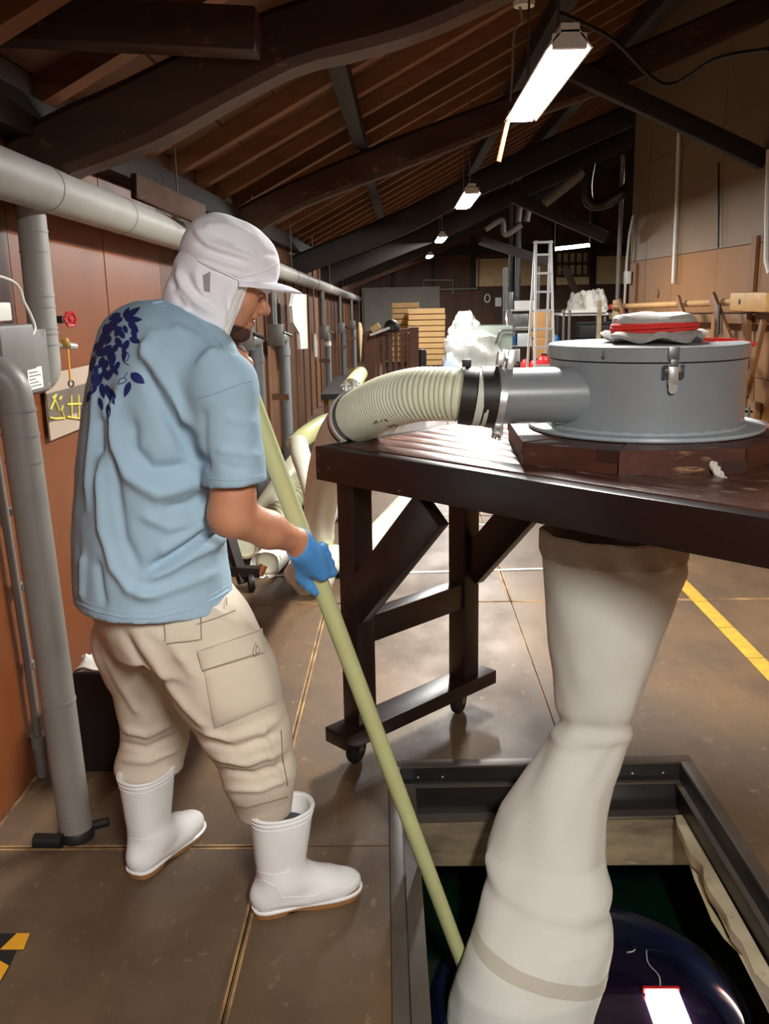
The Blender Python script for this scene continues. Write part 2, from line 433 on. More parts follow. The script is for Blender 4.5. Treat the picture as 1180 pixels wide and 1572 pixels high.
# --- left wall, panels with joints
wl = struct(one('wall_left', 'wall_dark', lambda b: b.box((XL - .1, Y0, -.06), (XL - .012, Y1, 2.3))))
jy = [-5, -3.3, -1.5, 0.3, 1.15, 2.0, 2.92, 3.85, 4.72]
jy += [4.72 + .38 * k for k in range(1, 48)]
for k in range(len(jy) - 1):
    m_ = 'wall_brown' if jy[k] < 4.6 else 'wall_plank'
    for z0, z1 in ((0, 2.16),):
        one('wall_panel', m_, lambda b: b.box((XL - .013, jy[k] + .003, z0), (XL + RNG.uniform(-.001, .002), jy[k + 1] - .003, z1)), wl)
for k in range(9, len(jy), 2):
    one('batten', 'wall_plank', lambda b: b.box((XL, jy[k] - .02, 0), (XL + .022, jy[k] + .02, 2.1)), wl)
struct(one('baseboard_left', 'wall_dark', lambda b: b.box((XL, -1.0, 0), (XL + .012, 2.2, .03))))

# --- right wall partition, ends at the post
wr = struct(one('wall_right', 'wall_dark', lambda b: b.box((XR + .012, Y0, -.06), (XR + .1, 10.25, 4.2))))
jr = [10.22, 9.56, 8.64, 7.42, 6.5, 5.58, 4.66, 3.7, 2.8, 1.9, 0.0, -2.4, -5.0]
for k in range(len(jr) - 1):
    for z0, z1, m_ in ((0, 0.9, 'wall_tan'), (0.905, 1.81, 'wall_tan'), (1.815, 2.72, 'wall_grey_tan'), (2.725, 4.1, 'wall_grey_tan')):
        one('wall_panel', m_, lambda b: b.box((XR + RNG.uniform(-.002, .002), jr[k + 1] + .004, z0), (XR + .013, jr[k] - .004, z1)), wr)
for k, (y, z0, z1) in enumerate(((6.6, 1.3, 1.86), (9.9, 1.38, 1.79))):
    one('batten', 'rack_wood', lambda b: b.box((XR - .025, y - .045, z0), (XR - .003, y + .045, z1)), wr)
one('round_patch', 'rack_wood', lambda b: b.lathe([(0.04, 0), (0.04, .006), (0.0, .006)], 20, 0, axis_m(WX(1009, 451, XR - .003), (-1, 0, 0))), wr)

# --- far and rear walls, side of the far bay
wb = struct(one('wall_back', 'wall_dark', lambda b: b.box((XL - .1, Y1, -.06), (XE, Y1 + .1, 5.6))))
for k in range(7):
    one('wall_panel', 'wall_dark', lambda b: b.box((XL + .02 + k * .97, Y1 - .02, 0), (XL + .96 + k * .97, Y1, 1.62)), wb)
for k in range(7):
    if k in (0, 1, 2): continue
    one('wall_panel', 'poster_tan', lambda b: b.box((XL + .1 + k * .97, Y1 - .03, 1.70), (XL + .9 + k * .97, Y1, 2.35)), wb)
one('horizontal_rail', 'beam_dark', lambda b: b.box((XL, Y1 - .08, 2.45), (XE, Y1, 2.62)), wb)
for k in range(6):
    one('stud', 'beam_dark', lambda b: b.box((XL + .95 + k * .97, Y1 - .06, 1.6), (XL + 1.05 + k * .97, Y1, 3.4)), wb)
struct(one('wall_side', 'wall_dark', lambda b: [b.box((XE, 10.2, -.06), (XE + .1, Y1, 5.8)), b.box((XR + .1, 10.15, -.06), (XE + .1, 10.25, 5.8))]))
struct(one('wall_front', 'wall_dark', lambda b: b.box((XL - .1, Y0 - .1, -.06), (XR + .1, Y0, 4.3))))

# --- roof: boards and rafters
sl = math.sqrt(1 + .515 ** 2)
ceil_ = struct(one('ceiling', 'wall_dark', lambda b: b.add(
    [(XL - .2, Y0 - .1, roof_z(XL - .2) + .10), (XE + .1, Y0 - .1, roof_z(XE + .1) + .10), (XE + .1, Y1 + .1, roof_z(XE + .1) + .10), (XL - .2, Y1 + .1, roof_z(XL - .2) + .10),
     (XL - .2, Y0 - .1, roof_z(XL - .2) + .16), (XE + .1, Y0 - .1, roof_z(XE + .1) + .16), (XE + .1, Y1 + .1, roof_z(XE + .1) + .16), (XL - .2, Y1 + .1, roof_z(XL - .2) + .16)],
    [(0, 1, 2, 3), (7, 6, 5, 4), (0, 4, 5, 1), (1, 5, 6, 2), (2, 6, 7, 3), (3, 7, 4, 0)])))
nb = 24
bw = (XE - XL) / nb
for k in range(nb):
    x0 = XL + k * bw; x1 = x0 + bw - .006; dz = .085 + (k % 2) * .006
    one('roof_board', 'roof_wood', lambda b: b.add(
        [(x0, Y0, roof_z(x0) + dz), (x1, Y0, roof_z(x1) + dz), (x1, Y1, roof_z(x1) + dz), (x0, Y1, roof_z(x0) + dz),
         (x0, Y0, roof_z(x0) + .1), (x1, Y0, roof_z(x1) + .1), (x1, Y1, roof_z(x1) + .1), (x0, Y1, roof_z(x0) + .1)],
        [(3, 2, 1, 0), (4, 5, 6, 7), (0, 1, 5, 4), (1, 2, 6, 5), (2, 3, 7, 6), (3, 0, 4, 7)]), ceil_)
rb = MB(); rb.bar((XL - .1, 0, roof_z(XL - .1) + .042), (XE, 0, roof_z(XE) + .042), .10, .085, (0, 0, 1))
rme = rb.mesh('rafter', 'rafter_wood')
yy = -1.0
while yy < 22.8:
    r_ = link('rafter', rme, None, ceil_); r_.location = (0, yy, 0); yy += .62

# --- curved main beams
def roof_beam(Y, pts_top, label, thick=.19, wid=.17, m='beam', dark=False):
    ctrl = [(x, z) for x, z in pts_top]
    P = curve_pts([(x, 0, z) for x, z in ctrl], 26)
    b = MB(); n = len(P); rings = []
    for i, p in enumerate(P):
        a = P[max(i - 1, 0)]; c = P[min(i + 1, n - 1)]; t = (c - a).normalized(); nr = Vector((-t.z, 0, t.x))
        th = thick * (1 + .05 * math.sin(i * .7 + Y)); wd = wid * (1 + .05 * math.sin(i * 1.1 + 2 * Y))
        ring = []
        for u, v in ((-.5, -.12), (-.36, 0), (.36, 0), (.5, -.12), (.5, -.86), (.36, -1), (-.36, -1), (-.5, -.86)):
            ring.append(Vector((p.x, Y + u * wd, p.z)) + nr * (v * th) + Vector((0, .004 * math.sin(i * 2.3 + v * 9), 0)))
        rings.append(ring)
    vs = [v for r in rings for v in r]; fs = []
    for i in range(n - 1):
        for k in range(8):
            fs.append((i * 8 + k, i * 8 + (k + 1) % 8, (i + 1) * 8 + (k + 1) % 8, (i + 1) * 8 + k))
    fs += [tuple(range(8)), tuple((n - 1) * 8 + k for k in range(8))]
    b.add(vs, fs, 0, True)
    return tag(b.build('roof_beam', m), label, 'beam', 'curved beams under the roof')
roof_beam(3.05, [(-1.3, 1.93), (-1.12, 2.05), (-.82, 2.165), (-.41, 2.335), (-.1, 2.42), (.3, 2.56), (1.2, 2.92), (2.4, 3.4)], 'curved dark roof beam nearest the camera, above the man', .185)
roof_beam(6.75, [(-1.3, 2.05), (-.9, 2.24), (-.11, 2.54), (.74, 2.82), (1.6, 3.12), (2.45, 3.45)], 'curved dark roof beam, second from the camera, behind near lamp', .20)
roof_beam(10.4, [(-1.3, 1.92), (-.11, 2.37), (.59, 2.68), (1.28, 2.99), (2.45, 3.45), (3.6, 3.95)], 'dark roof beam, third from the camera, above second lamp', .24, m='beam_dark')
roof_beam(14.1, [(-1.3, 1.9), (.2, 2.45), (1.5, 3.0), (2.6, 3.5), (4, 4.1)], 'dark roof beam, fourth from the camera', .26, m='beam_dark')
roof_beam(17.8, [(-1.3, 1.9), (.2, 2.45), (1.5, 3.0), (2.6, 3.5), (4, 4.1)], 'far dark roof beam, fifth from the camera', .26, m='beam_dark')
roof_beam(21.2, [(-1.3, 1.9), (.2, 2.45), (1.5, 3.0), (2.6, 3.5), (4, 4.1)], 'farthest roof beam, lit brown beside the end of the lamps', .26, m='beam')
def wood(name, label, cat, p, q, wd, hg, m='beam', group=None, bev=.006, up=(0, 0, 1)):
    return tag(one(name, m, lambda b: b.bar(p, q, wd, hg, up, 0, bev)), label, cat, group)
wood('tie_beam', 'straight square tie beam ending at the nearest curved beam, top left', 'beam', (-1.25, 2.86, 2.30), (-.405, 2.86, 2.243), .12, .115)
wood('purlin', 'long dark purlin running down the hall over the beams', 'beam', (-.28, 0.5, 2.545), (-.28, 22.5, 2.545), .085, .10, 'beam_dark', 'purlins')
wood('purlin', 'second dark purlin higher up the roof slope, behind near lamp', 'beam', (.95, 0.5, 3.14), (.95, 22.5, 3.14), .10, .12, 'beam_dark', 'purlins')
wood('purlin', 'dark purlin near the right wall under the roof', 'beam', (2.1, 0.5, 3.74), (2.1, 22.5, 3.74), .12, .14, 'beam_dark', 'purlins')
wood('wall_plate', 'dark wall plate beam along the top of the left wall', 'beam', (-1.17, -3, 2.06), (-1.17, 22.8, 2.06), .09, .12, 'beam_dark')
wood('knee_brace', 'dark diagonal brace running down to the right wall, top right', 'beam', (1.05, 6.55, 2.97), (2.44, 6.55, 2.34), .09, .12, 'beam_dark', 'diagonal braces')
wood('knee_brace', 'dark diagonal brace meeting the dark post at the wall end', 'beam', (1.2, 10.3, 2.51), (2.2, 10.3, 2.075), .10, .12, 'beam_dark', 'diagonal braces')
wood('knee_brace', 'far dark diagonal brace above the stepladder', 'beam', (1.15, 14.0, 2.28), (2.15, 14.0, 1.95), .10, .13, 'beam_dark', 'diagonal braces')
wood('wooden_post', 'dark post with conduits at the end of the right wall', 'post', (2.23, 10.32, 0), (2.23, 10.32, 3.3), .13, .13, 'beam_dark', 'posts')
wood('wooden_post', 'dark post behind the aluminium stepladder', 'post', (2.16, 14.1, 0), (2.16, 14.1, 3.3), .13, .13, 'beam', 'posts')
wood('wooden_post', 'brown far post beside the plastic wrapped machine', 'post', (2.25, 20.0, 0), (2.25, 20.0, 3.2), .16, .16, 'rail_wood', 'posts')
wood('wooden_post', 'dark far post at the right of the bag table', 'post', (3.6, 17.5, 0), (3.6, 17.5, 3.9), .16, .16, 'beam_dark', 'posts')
wood('wooden_board', 'short dark board fixed slanting above the long pipe, left', 'board', W(205, 285, 3.9), W(312, 332, 4.5), .03, .10, 'beam')

# ================================================================== TABLE (turned 45 degrees to the hall)
TA = math.radians(-44.9)
TC = np.array([-.272, 2.726])
TZ = 1.066
TL, TW = 2.3, 1.14
table = thing('work_table', 'tall dark brown wooden table on casters carrying the grey drum', 'table', None, (TC[0], TC[1], 0), TA)
one('apron', 'table_wood', lambda b: b.box((0, 0, TZ - .105), (TL, .05, TZ - .002), bev=.004), table)
one('apron', 'table_wood', lambda b: b.box((0, TW - .05, TZ - .105), (TL, TW, TZ - .002), bev=.004), table)
one('end_rail', 'table_wood', lambda b: b.box((-.001, .05, TZ - .105), (.05, TW - .05, TZ - .002), bev=.004), table)
one('end_rail', 'table_wood', lambda b: b.box((TL - .05, .05, TZ - .105), (TL, TW - .05, TZ - .002), bev=.004), table)
npk = 12
HOLE = (.745, .60, .20)
for k in range(npk):
    a = .052 + k * (TW - .104) / npk; c = a + (TW - .104) / npk - .003
    def pk(b):
        hx, hy, hr = HOLE
        lo, hi = a - hy, c - hy
        if max(abs(lo), abs(hi)) < hr * .98:
            h = math.sqrt(hr ** 2 - min(lo * lo, hi * hi) * (0 if lo < 0 < hi else 1))
            b.box((.052, a, TZ - .03), (hx - h, c, TZ + .001), bev=.0015); b.box((hx + h, a, TZ - .03), (TL - .052, c, TZ + .001), bev=.0015)
        else:
            b.box((.052, a, TZ - .03), (TL - .052, c, TZ + .001), bev=.0015)
    one('plank', 'table_top', pk, table)
for ux in (.072, TL - .072):
    for vy in (.09, .60):
        one('leg', 'table_wood', lambda b: b.box((ux - .038, vy - .038, .152), (ux + .038, vy + .038, TZ - .105), bev=.003), table)
        cst = one('caster', 'rubber', lambda b: b.lathe([(0.012, -.016), (.042, -.016), (.047, -.010), (.047, .010), (.042, .016), (.012, .016)], 24, 0, axis_m((ux - .025, vy, .047), (1, .35, 0))), table)
        def fork(b):
            M = Matrix.Translation((ux - .025, vy, .047)) @ Matrix.Rotation(math.atan2(.35, 1), 4, 'Z')
            for sx in (-.022, .019): b.box((sx, -.014, -.008), (sx + .003, .014, .05), 0, M)
            b.box((-.03, -.03, .049), (.03, .03, .0535), 0, M)
            b.tube([M @ Vector((-.026, 0, 0)), M @ Vector((.026, 0, 0))], .006, 8)
        one('fork', 'steel_dull', fork, cst)
    one('bottom_rail', 'table_wood', lambda b: b.box((ux - .055, -.015, .101), (ux + .055, .72, .152), bev=.004), table)
    one('cross_rail', 'table_wood', lambda b: b.box((ux - .03, .125, .425), (ux + .03, .565, .515), bev=.003), table)
for vy in (.058, .60):
    one('brace', 'table_wood', lambda b: b.bar((.10, vy, .56), (.43, vy, TZ - .14), .045, .12, (-.7, 0, .7), 0, .003), table)
    one('brace', 'table_wood', lambda b: b.bar((TL - .10, vy, .56), (TL - .43, vy, TZ - .14), .045, .12, (.7, 0, .7), 0, .003), table)
for x, z in ((.012, TZ - .03), (.012, TZ - .075), (.06, TZ - .06), (.36, TZ - .09)):
    one('screw', 'steel_dull', lambda b: b.lathe([(.0035, 0), (.003, .0012), (0, .0014)], 8, 0, axis_m((x, 0, z), (0, -1, 0))), table)

# ------------------------------------------------------------------ octagonal base board
DC = Vector((.68, 2.60, 0))
BZ = TZ + .001
board = thing('octagonal_board', 'worn dark red octagonal wooden board under the grey drum', 'board', None, (DC.x, DC.y, BZ))
OCT = [Vector((x - DC.x, y - DC.y)) for x, y in ((.305, 2.345), (.515, 2.185), (.825, 2.195), (1.0, 2.39), (1.055, 2.70), (.88, 2.99), (.52, 3.01), (.315, 2.76))]
for i in range(8):
    p, q = OCT[i], OCT[(i + 1) % 8]
    pi, qi = p * .62, q * .62
    z0, z1 = (0, .060) if i % 2 else (.001, .0585)
    d = (q - p).normalized()
    e = -.0 if i % 2 else .0
    pc = one('frame_piece', 'worn_wood', lambda b: b.prism([tuple(p + d * .002), tuple(q - d * .002), tuple(qi - d * .002), tuple(pi + d * .002)], z0, z1), board)
    # lapped corner block showing its end grain at each corner
    nrm = Vector((d.y, -d.x))
    def lap(b):
        c_ = q - d * .055
        b.prism([tuple(c_ + nrm * .003), tuple(q + nrm * .003), tuple(q - nrm * .05), tuple(c_ - nrm * .05)], .003 if i % 2 else .031, .03 if i % 2 else .0605)
    one('lap_block', 'worn_wood_dark', lap, pc)
one('centre_panel', 'worn_wood', lambda b: b.prism([tuple(p * .618) for p in OCT], .004, .054), board)
def wrope(b):
    c = curve_pts([Vector(q) - Vector((DC.x, DC.y, BZ)) for q in (W(1094, 712, 2.195), W(1100, 722, 2.175), W(1108, 734, 2.155), W(1118, 745, 2.12), W(1130, 750, 2.10))], 14)
    for k in range(3):
        b.tube([p + Vector((.005 * math.cos(i * .9 + k * 2.1), .004 * math.sin(i * .9 + k * 2.1), .005 * math.sin(i * .9 + k * 2.1))) for i, p in enumerate(c)], [.007] * 11 + [.006, .004, .002], 8)
one('rope_end', 'white_rope', wrope, board)

# ------------------------------------------------------------------ drum
FZ = BZ + .062
drum = thing('grey_drum', 'round grey plastic drum with clipped lid on the octagonal board', 'drum', None, (DC.x, DC.y, FZ))
R = .2665
DH = 1.362 - FZ
one('shell', 'drum_grey', lambda b: b.lathe([(R - .012, 0.008), (R, .008), (R, DH - .04), (R - .012, DH - .04)], 72, closed=True), drum)
one('base_flange', 'drum_flange', lambda b: b.lathe([(.0, 0), (.322, 0), (.324, .004), (.322, .010), (R, .011), (0, .011)], 72), drum)
one('weld_bead', 'drum_flange', lambda b: b.tube([(math.cos(a) * (R + .003), math.sin(a) * (R + .003), .012 + .002 * math.sin(a * 31)) for a in np.linspace(0, 2 * PI, 90)], .006, 6), drum)
lid = one('lid', 'drum_grey', lambda b: b.lathe([(R + .004, DH - .036), (R + .005, DH - .004), (R + .002, DH), (0, DH + .002)], 72), drum)
def latch_pt(a, z, r=R + .006): return Vector((math.cos(a) * r, math.sin(a) * r, z))
la = math.atan2(-1, -.015)
LM = Matrix.Rotation(la + PI / 2, 4, 'Z')
def LT(x, y, z): return LM @ Vector((x, -(R + .005) - y, z))
def latch_b(b):
    M = LM @ Matrix.Translation((0, -(R + .005), 0))
    b.box((-.014, -.008, DH - .030), (.014, .002, DH + .003), 0, M, .003)
    b.box((-.009, -.012, DH - .050), (.009, -.006, DH - .028), 0, M, .002)
latch = one('latch', 'steel_dull', latch_b, drum)
def lever(b):
    M = LM @ Matrix.Translation((0, -(R + .005), 0))
    b.box((-.0125, -.014, DH - .092), (.0125, -.001, DH - .046), 0, M, .003)
    b.box((-.009, -.017, DH - .086), (.009, -.012, DH - .052), 0, M, .002)
    b.prism([(-.013, 0), (.013, 0), (.012, -.022), (.006, -.030), (-.006, -.030), (-.012, -.022)], -.006, -.002, 0, M @ Matrix.Translation((0, -.006, DH - .088)) @ Matrix.Diagonal((.85, 1, .85, 1)) @ Matrix(((1, 0, 0, 0), (0, 0, 1, 0), (0, 1, 0, 0), (0, 0, 0, 1))))
one('lever', 'steel', lever, latch)
for sx in (-1, 1):
    def spring(b):
        n = 90
        b.tube([LT(sx * .0205 + .0055 * math.cos(k / n * 2 * PI * 7), .010 + .0055 * math.sin(k / n * 2 * PI * 7), DH - .042 - .034 * k / n) for k in range(n)], .0014, 5)
    one('spring', 'steel_dull', spring, latch)
    one('wire_loop', 'steel', lambda b: b.tube([LT(sx * .012, .012, DH - .038), LT(sx * .016, .012, DH - .06)], .0022, 6), latch)
def arrow(b):
    a = math.atan2(W(917, 560, 2.36)[1] - DC.y, W(917, 560, 2.36)[0] - DC.x)
    def A(s, z): return latch_pt(a + s / R, z, R + .0062)
    for p, q in ((A(0, DH - .007), A(0, DH - .03)), (A(-.006, DH - .021), A(0, DH - .03)), (A(.006, DH - .021), A(0, DH - .03))):
        b.tube([p, q], .0009, 5)
one('arrow_mark', 'ink', arrow, lid)
# outlet pipe, fixed into the drum
PYc, PZc, PR = 2.49, 1.232, .0755
one('outlet_pipe', 'drum_grey', lambda b: b.tube([(.0 - .0, PYc - DC.y, PZc - FZ + .0), (-.20, PYc - DC.y, PZc - FZ), (-.47, PYc - DC.y, PZc - FZ - .001)], PR, 40), drum)
one('pipe_collar', 'cuff_black', lambda b: b.tube([(-.425, PYc - DC.y, PZc - FZ), (-.47, PYc - DC.y, PZc - FZ)], PR + .004, 40), drum)

# ------------------------------------------------------------------ tied cloth bundle on the lid
cz = FZ + DH + .002
CB = Vector((DC.x + .012, DC.y - .02, cz))
bundle = thing('cloth_bundle', 'grey cloth pad tied round with red rope on drum lid', 'cloth', None, CB)
def cloth(b):
    prof = [(.0, .002), (.132, .002, 1), (.140, .012, 1), (.128, .022, .8), (.113, .030, .3), (.110, .040, .2), (.113, .050, .2), (.112, .062, .2), (.103, .072, .3), (.07, .078, .3), (0, .080)]
    seg = 72; vs = []; fs = []
    rows = []
    for p in prof:
        r, z = p[0], p[1]; wv = p[2] if len(p) > 2 else 0
        row = []
        for k in range(seg):
            a = 2 * PI * k / seg
            rr = r * (1 + wv * (.07 * math.sin(5 * a + 1.2) + .05 * math.sin(9 * a)))
            zz = z + (wv * .007 * (1 + math.sin(7 * a + .6)) if z < .03 and r > .1 else 0) + (.004 * math.sin(3 * a + r * 40) if z > .06 and r > 0 else 0)
            row.append((rr * math.cos(a), rr * math.sin(a) * 1.0, zz))
        rows.append(row)
    vs = [v for r in rows for v in r]
    for i in range(len(rows) - 1):
        for k in range(seg):
            fs.append((i * seg + k, i * seg + (k + 1) % seg, (i + 1) * seg + (k + 1) % seg, (i + 1) * seg + k))
    b.add(vs, fs, 0, True)
one('pad', 'grey_cloth', cloth, bundle)
for k, (z, r) in enumerate(((.036, .1145), (.0425, .1155), (.047, .1145))):
    one('rope_turn', 'red_rope', lambda b: b.tube([((r + .001 * math.sin(a * 3 + k)) * math.cos(a), (r + .001 * math.sin(a * 3 + k)) * math.sin(a), z + .004 * math.sin(a + k * .9 + 1.2)) for a in np.linspace(0, 2 * PI, 72)], .0042, 8), bundle)
one('rope_tail', 'red_rope', lambda b: [b.tube(curve_pts([Vector(c) - CB for c in (CB + Vector((.10, -.05, .04)), W(1050, 520, 2.56), W(1085, 521, 2.57), W(1115, 521, 2.6), W(1140, 524, 2.62), W(1161, 528, 2.62))], 30), .0042, 8),
     b.tube(curve_pts([Vector(c) - CB for c in (CB + Vector((.10, -.05, .036)), W(1050, 525, 2.55), W(1080, 526, 2.56), W(1112, 525, 2.58), W(1140, 527, 2.61), W(1158, 530, 2.61))], 30), .0042, 8)], bundle)

# ------------------------------------------------------------------ ribbed hose from the drum
HP = [W(744, 611, 2.49), W(720, 608, 2.49), W(690, 605, 2.50), W(640, 606, 2.55), W(595, 617, 2.66), W(560, 634, 2.80), W(538, 652, 2.95), W(520, 677, 3.2), W(505, 715, 3.6), W(494, 762, 4.15), W(490, 805, 4.7), W(489, 832, 5.05)]
hpath = curve_pts(HP, 430)
hose = thing('ribbed_hose', 'thick cream ribbed hose from drum outlet curving down behind the table', 'hose', None, hpath[0])
def seglen(P): return [0] + list(np.cumsum([(P[i + 1] - P[i]).length for i in range(len(P) - 1)]))
SL = seglen(hpath)
def at_len(s):
    i = int(np.searchsorted(SL, s)); i = min(max(i, 1), len(SL) - 1)
    t = (s - SL[i - 1]) / max(SL[i] - SL[i - 1], 1e-9)
    return hpath[i - 1].lerp(hpath[i], t)
# find arc lengths of landmarks: x pixel 715 (cuff) and 560 (left clamp)
def s_at_px(px):
    best = 0
    for i, p in enumerate(hpath):
        c = CAM_M.T @ (np.array(p) - CAM_C)
        x = CX + FPX * c[0] / c[2]
        if x < px: return SL[i]
    return SL[-1]
s_cuff, s_cl = s_at_px(716), s_at_px(552)
def ribbed(b, s0, s1, r0, r1, pitch, depth, mi_r=0, mi_g=1, seg=36):
    n = int((s1 - s0) / pitch); pts = []; rad = []; mis = []
    for k in range(n):
        for f, dr, mi in ((0, 1, mi_r), (.30, 1.0, mi_r), (.5, 1 - depth, mi_g), (.72, 1 - depth, mi_g)):
            s = s0 + (k + f) * pitch; pts.append(at_len(s) - hpath[0]); rad.append((r0 + (r1 - r0) * (s - s0) / (s1 - s0)) * dr); mis.append(mi if f not in (.30, .72) else mi_g if f == .30 else mi_r)
    mis = []
    for k in range(n): mis += [mi_r, mi_r, mi_g, mi_r]
    b.tube(pts, rad, seg, mis=mis)
one('hose_wall', ['hose_cream', 'hose_groove'], lambda b: ribbed(b, s_cuff - .005, s_cl + .01, .0725, .083, .0128, .045), hose)
one('lower_hose', ['hose_grey', 'hose_groove'], lambda b: ribbed(b, s_cl + .03, SL[-1] - .17, .080, .082, .019, .02), hose)
one('end_cuff', 'hose_green', lambda b: b.tube([at_len(s) - hpath[0] for s in np.linspace(SL[-1] - .18, SL[-1], 5)], [.083, .088, .088, .088, .084], 32), hose)
def band(name, m, s0, s1, r, parent=hose, n=5):
    return one(name, m, lambda b: b.tube([at_len(s) - hpath[0] for s in np.linspace(s0, s1, n)], r, 40), parent)
band('black_cuff', 'cuff_black', s_cuff - .022, s_cuff + .014, .0795)
band('cuff_ring', 'hose_white', s_cuff - .04, s_cuff - .022, .0785)
band('cuff_ring', 'cuff_black', s_cuff - .047, s_cuff - .04, .077)
band('cuff_ring', 'hose_white', s_cuff - .058, s_cuff - .047, .0775)
band('black_cuff', 'cuff_black', s_cuff - .082, s_cuff - .058, .079)
cl1 = band('pipe_clamp', 'steel', s_cuff - .100, s_cuff - .082, .086)
band('black_cuff', 'cuff_black', s_cl - .012, s_cl + .012, .0855)
cl2 = band('pipe_clamp', 'steel', s_cl + .016, s_cl + .036, .092)
band('black_cuff', 'cuff_black', s_cl + .040, s_cl + .075, .0855)
def clamp_hw(s, r, ups, parent):
    c = at_len(s) - hpath[0]; t = (at_len(s + .01) - at_len(s - .01)).normalized()
    for up, sc in ups:
        u = Vector(up); u = (u - t * u.dot(t)).normalized(); sd = t.cross(u)
        M = Matrix(((t.x, sd.x, u.x, c.x), (t.y, sd.y, u.y, c.y), (t.z, sd.z, u.z, c.z), (0, 0, 0, 1)))
        def hw(b):
            b.box((-.016 * sc, -.020, r - .004), (-.004, -.010, r + .034 * sc), 0, M, .002)
            b.box((-.016 * sc, .008, r - .004), (.012, .020, r + .034 * sc), 0, M, .002)
            b.tube([M @ Vector((0, -.03, r + .02 * sc)), M @ Vector((0, .035, r + .02 * sc))], .0045, 8)
            b.box((.004, -.022, r + .006), (.016 * sc, .012, r + .028 * sc), 0, M, .002)
        one('clamp_bolt', 'steel', hw, parent)
clamp_hw(s_cuff - .091, .086, (((.2, .1, 1), 1.45), ((.1, -.5, -.75), .8)), cl1)
clamp_hw(s_cl + .026, .092, (((-.3, .55, .75), .9), ((-.2, -.75, -.55), .8)), cl2)
one('toggle', 'cuff_black', lambda b: b.box((-.012, -.010, .078), (.012, .010, .098), 0, Matrix.Translation(at_len(s_cuff - .0) - hpath[0]), .002), hose)
hose_hw = bpy.data.objects['hose_wall']
from mathutils.bvhtree import BVHTree as _BT
_hb = _BT.FromPolygons([v.co + hpath[0] for v in hose_hw.data.vertices], [tuple(p.vertices) for p in hose_hw.data.polygons])
def hose_print(b):   # worn black characters along the hose side
    for i, (x0, y0, x1, y1) in enumerate(((574, 655, 578, 649), (577, 650, 581, 654), (584, 652, 586, 647), (588, 652, 592, 647), (590, 648, 595, 651), (595, 660, 600, 657), (599, 661, 605, 655), (604, 656, 609, 658), (606, 661, 611, 655))):
        P = []
        for t in (0, .5, 1):
            r = _hb.ray_cast(Vector(CAM_C), Vector(ray(x0 + (x1 - x0) * t, y0 - 4 + (y1 - y0) * t)).normalized())
            if r[0] is not None: P.append(r[0] - hpath[0])
        if len(P) > 1: b.tube(P, .0017, 5)
_hp = one('print_mark', 'ink', hose_print, hose); _hp['kind'] = 'stuff'

# ------------------------------------------------------------------ pit: steel frame, timbers, tank below
PC = Vector(((PX0 + PX1) / 2, (PY0 + PY1) / 2, 0))
pit = thing('pit_frame', 'dark steel frame lining the square hatch opening in the floor', 'frame', None, PC, PIT_A * .85)
hx, hy = (PX1 - PX0) / 2, (PY1 - PY0) / 2
def ringbox(b, ox, ix, oy, iy, z0, z1, bev=0):
    b.box((-ox, -oy, z0), (ox, -iy, z1), bev=bev); b.box((-ox, iy, z0), (ox, oy, z1), bev=bev)
    b.box((-ox, -iy, z0), (-ix, iy, z1), bev=bev); b.box((ix, -iy, z0), (ox, iy, z1), bev=bev)
hx -= .016; hy -= .018
sides = [((-hx - .035, hy - .006), (hx + .035, hy + .038)), ((-hx - .035, -hy - .03), (hx + .035, -hy)), ((-hx - .035, -hy), (-hx + .002, hy - .006)), ((hx - .004, -hy), (hx + .035, hy - .006))]
for (x0, y0), (x1, y1) in sides:
    one('flange', 'frame_metal', lambda b: b.box((x0, y0, .0015), (x1, y1, .009), bev=.0015), pit)
one('liner', 'black_metal', lambda b: ringbox(b, hx, hx - .006, hy, hy - .006, -.17, .0015), pit)
one('ledge', 'frame_metal', lambda b: ringbox(b, hx - .006, hx - .024, hy - .006, hy - .02, -.062, -.056), pit)
one('lower_ledge', 'frame_metal', lambda b: [b.box((-hx + .006, hy - .045, -.17), (hx - .006, hy - .006, -.163)), b.box((-hx + .006, -hy + .006, -.17), (-hx + .05, hy - .045, -.163))], pit)
for x in (-.4, -.32, .2, .3, .40):
    one('rivet', 'steel', lambda b: b.lathe([(.004, 0), (.003, .002), (0, .0025)], 8, 0, axis_m((x, hy - .006, -.03), (0, -1, 0))), pit)
# left inner channel, seen from above
one('channel', 'frame_metal', lambda b: b.box((-hx + .006, -hy + .01, -.05), (-hx + .05, hy - .02, -.044)), pit)
def jagged(b, p, q, wdt, hgt, seed, nrm):
    rg = np.random.default_rng(seed); n = 22
    p = Vector(p); q = Vector(q); d = (q - p); nv = Vector(nrm)
    vs = []
    for i in range(n):
        c = p + d * (i / (n - 1)); j = rg.uniform(0, .012) + (.012 if rg.random() > .8 else 0)
        vs += [c, c + nv * (wdt - j), c + nv * (wdt - j - .003) + Vector((0, 0, -hgt)), c + Vector((0, 0, -hgt))]
    fs = []
    for i in range(n - 1):
        for k in range(4): fs.append((i * 4 + k, i * 4 + (k + 1) % 4, i * 4 + 4 + (k + 1) % 4, i * 4 + 4 + k))
    fs += [(0, 1, 2, 3), ((n - 1) * 4, (n - 1) * 4 + 1, (n - 1) * 4 + 2, (n - 1) * 4 + 3)]
    b.add(vs, fs)
tag(one('floor_timber', 'dirty_wood', lambda b: b.box((PX0 - .05, PY1 - .055, -.345), (PX1 + .05, PY1 - .015, -.175), bev=.004)), 'stained rough timber under the far side of the hatch opening', 'beam')
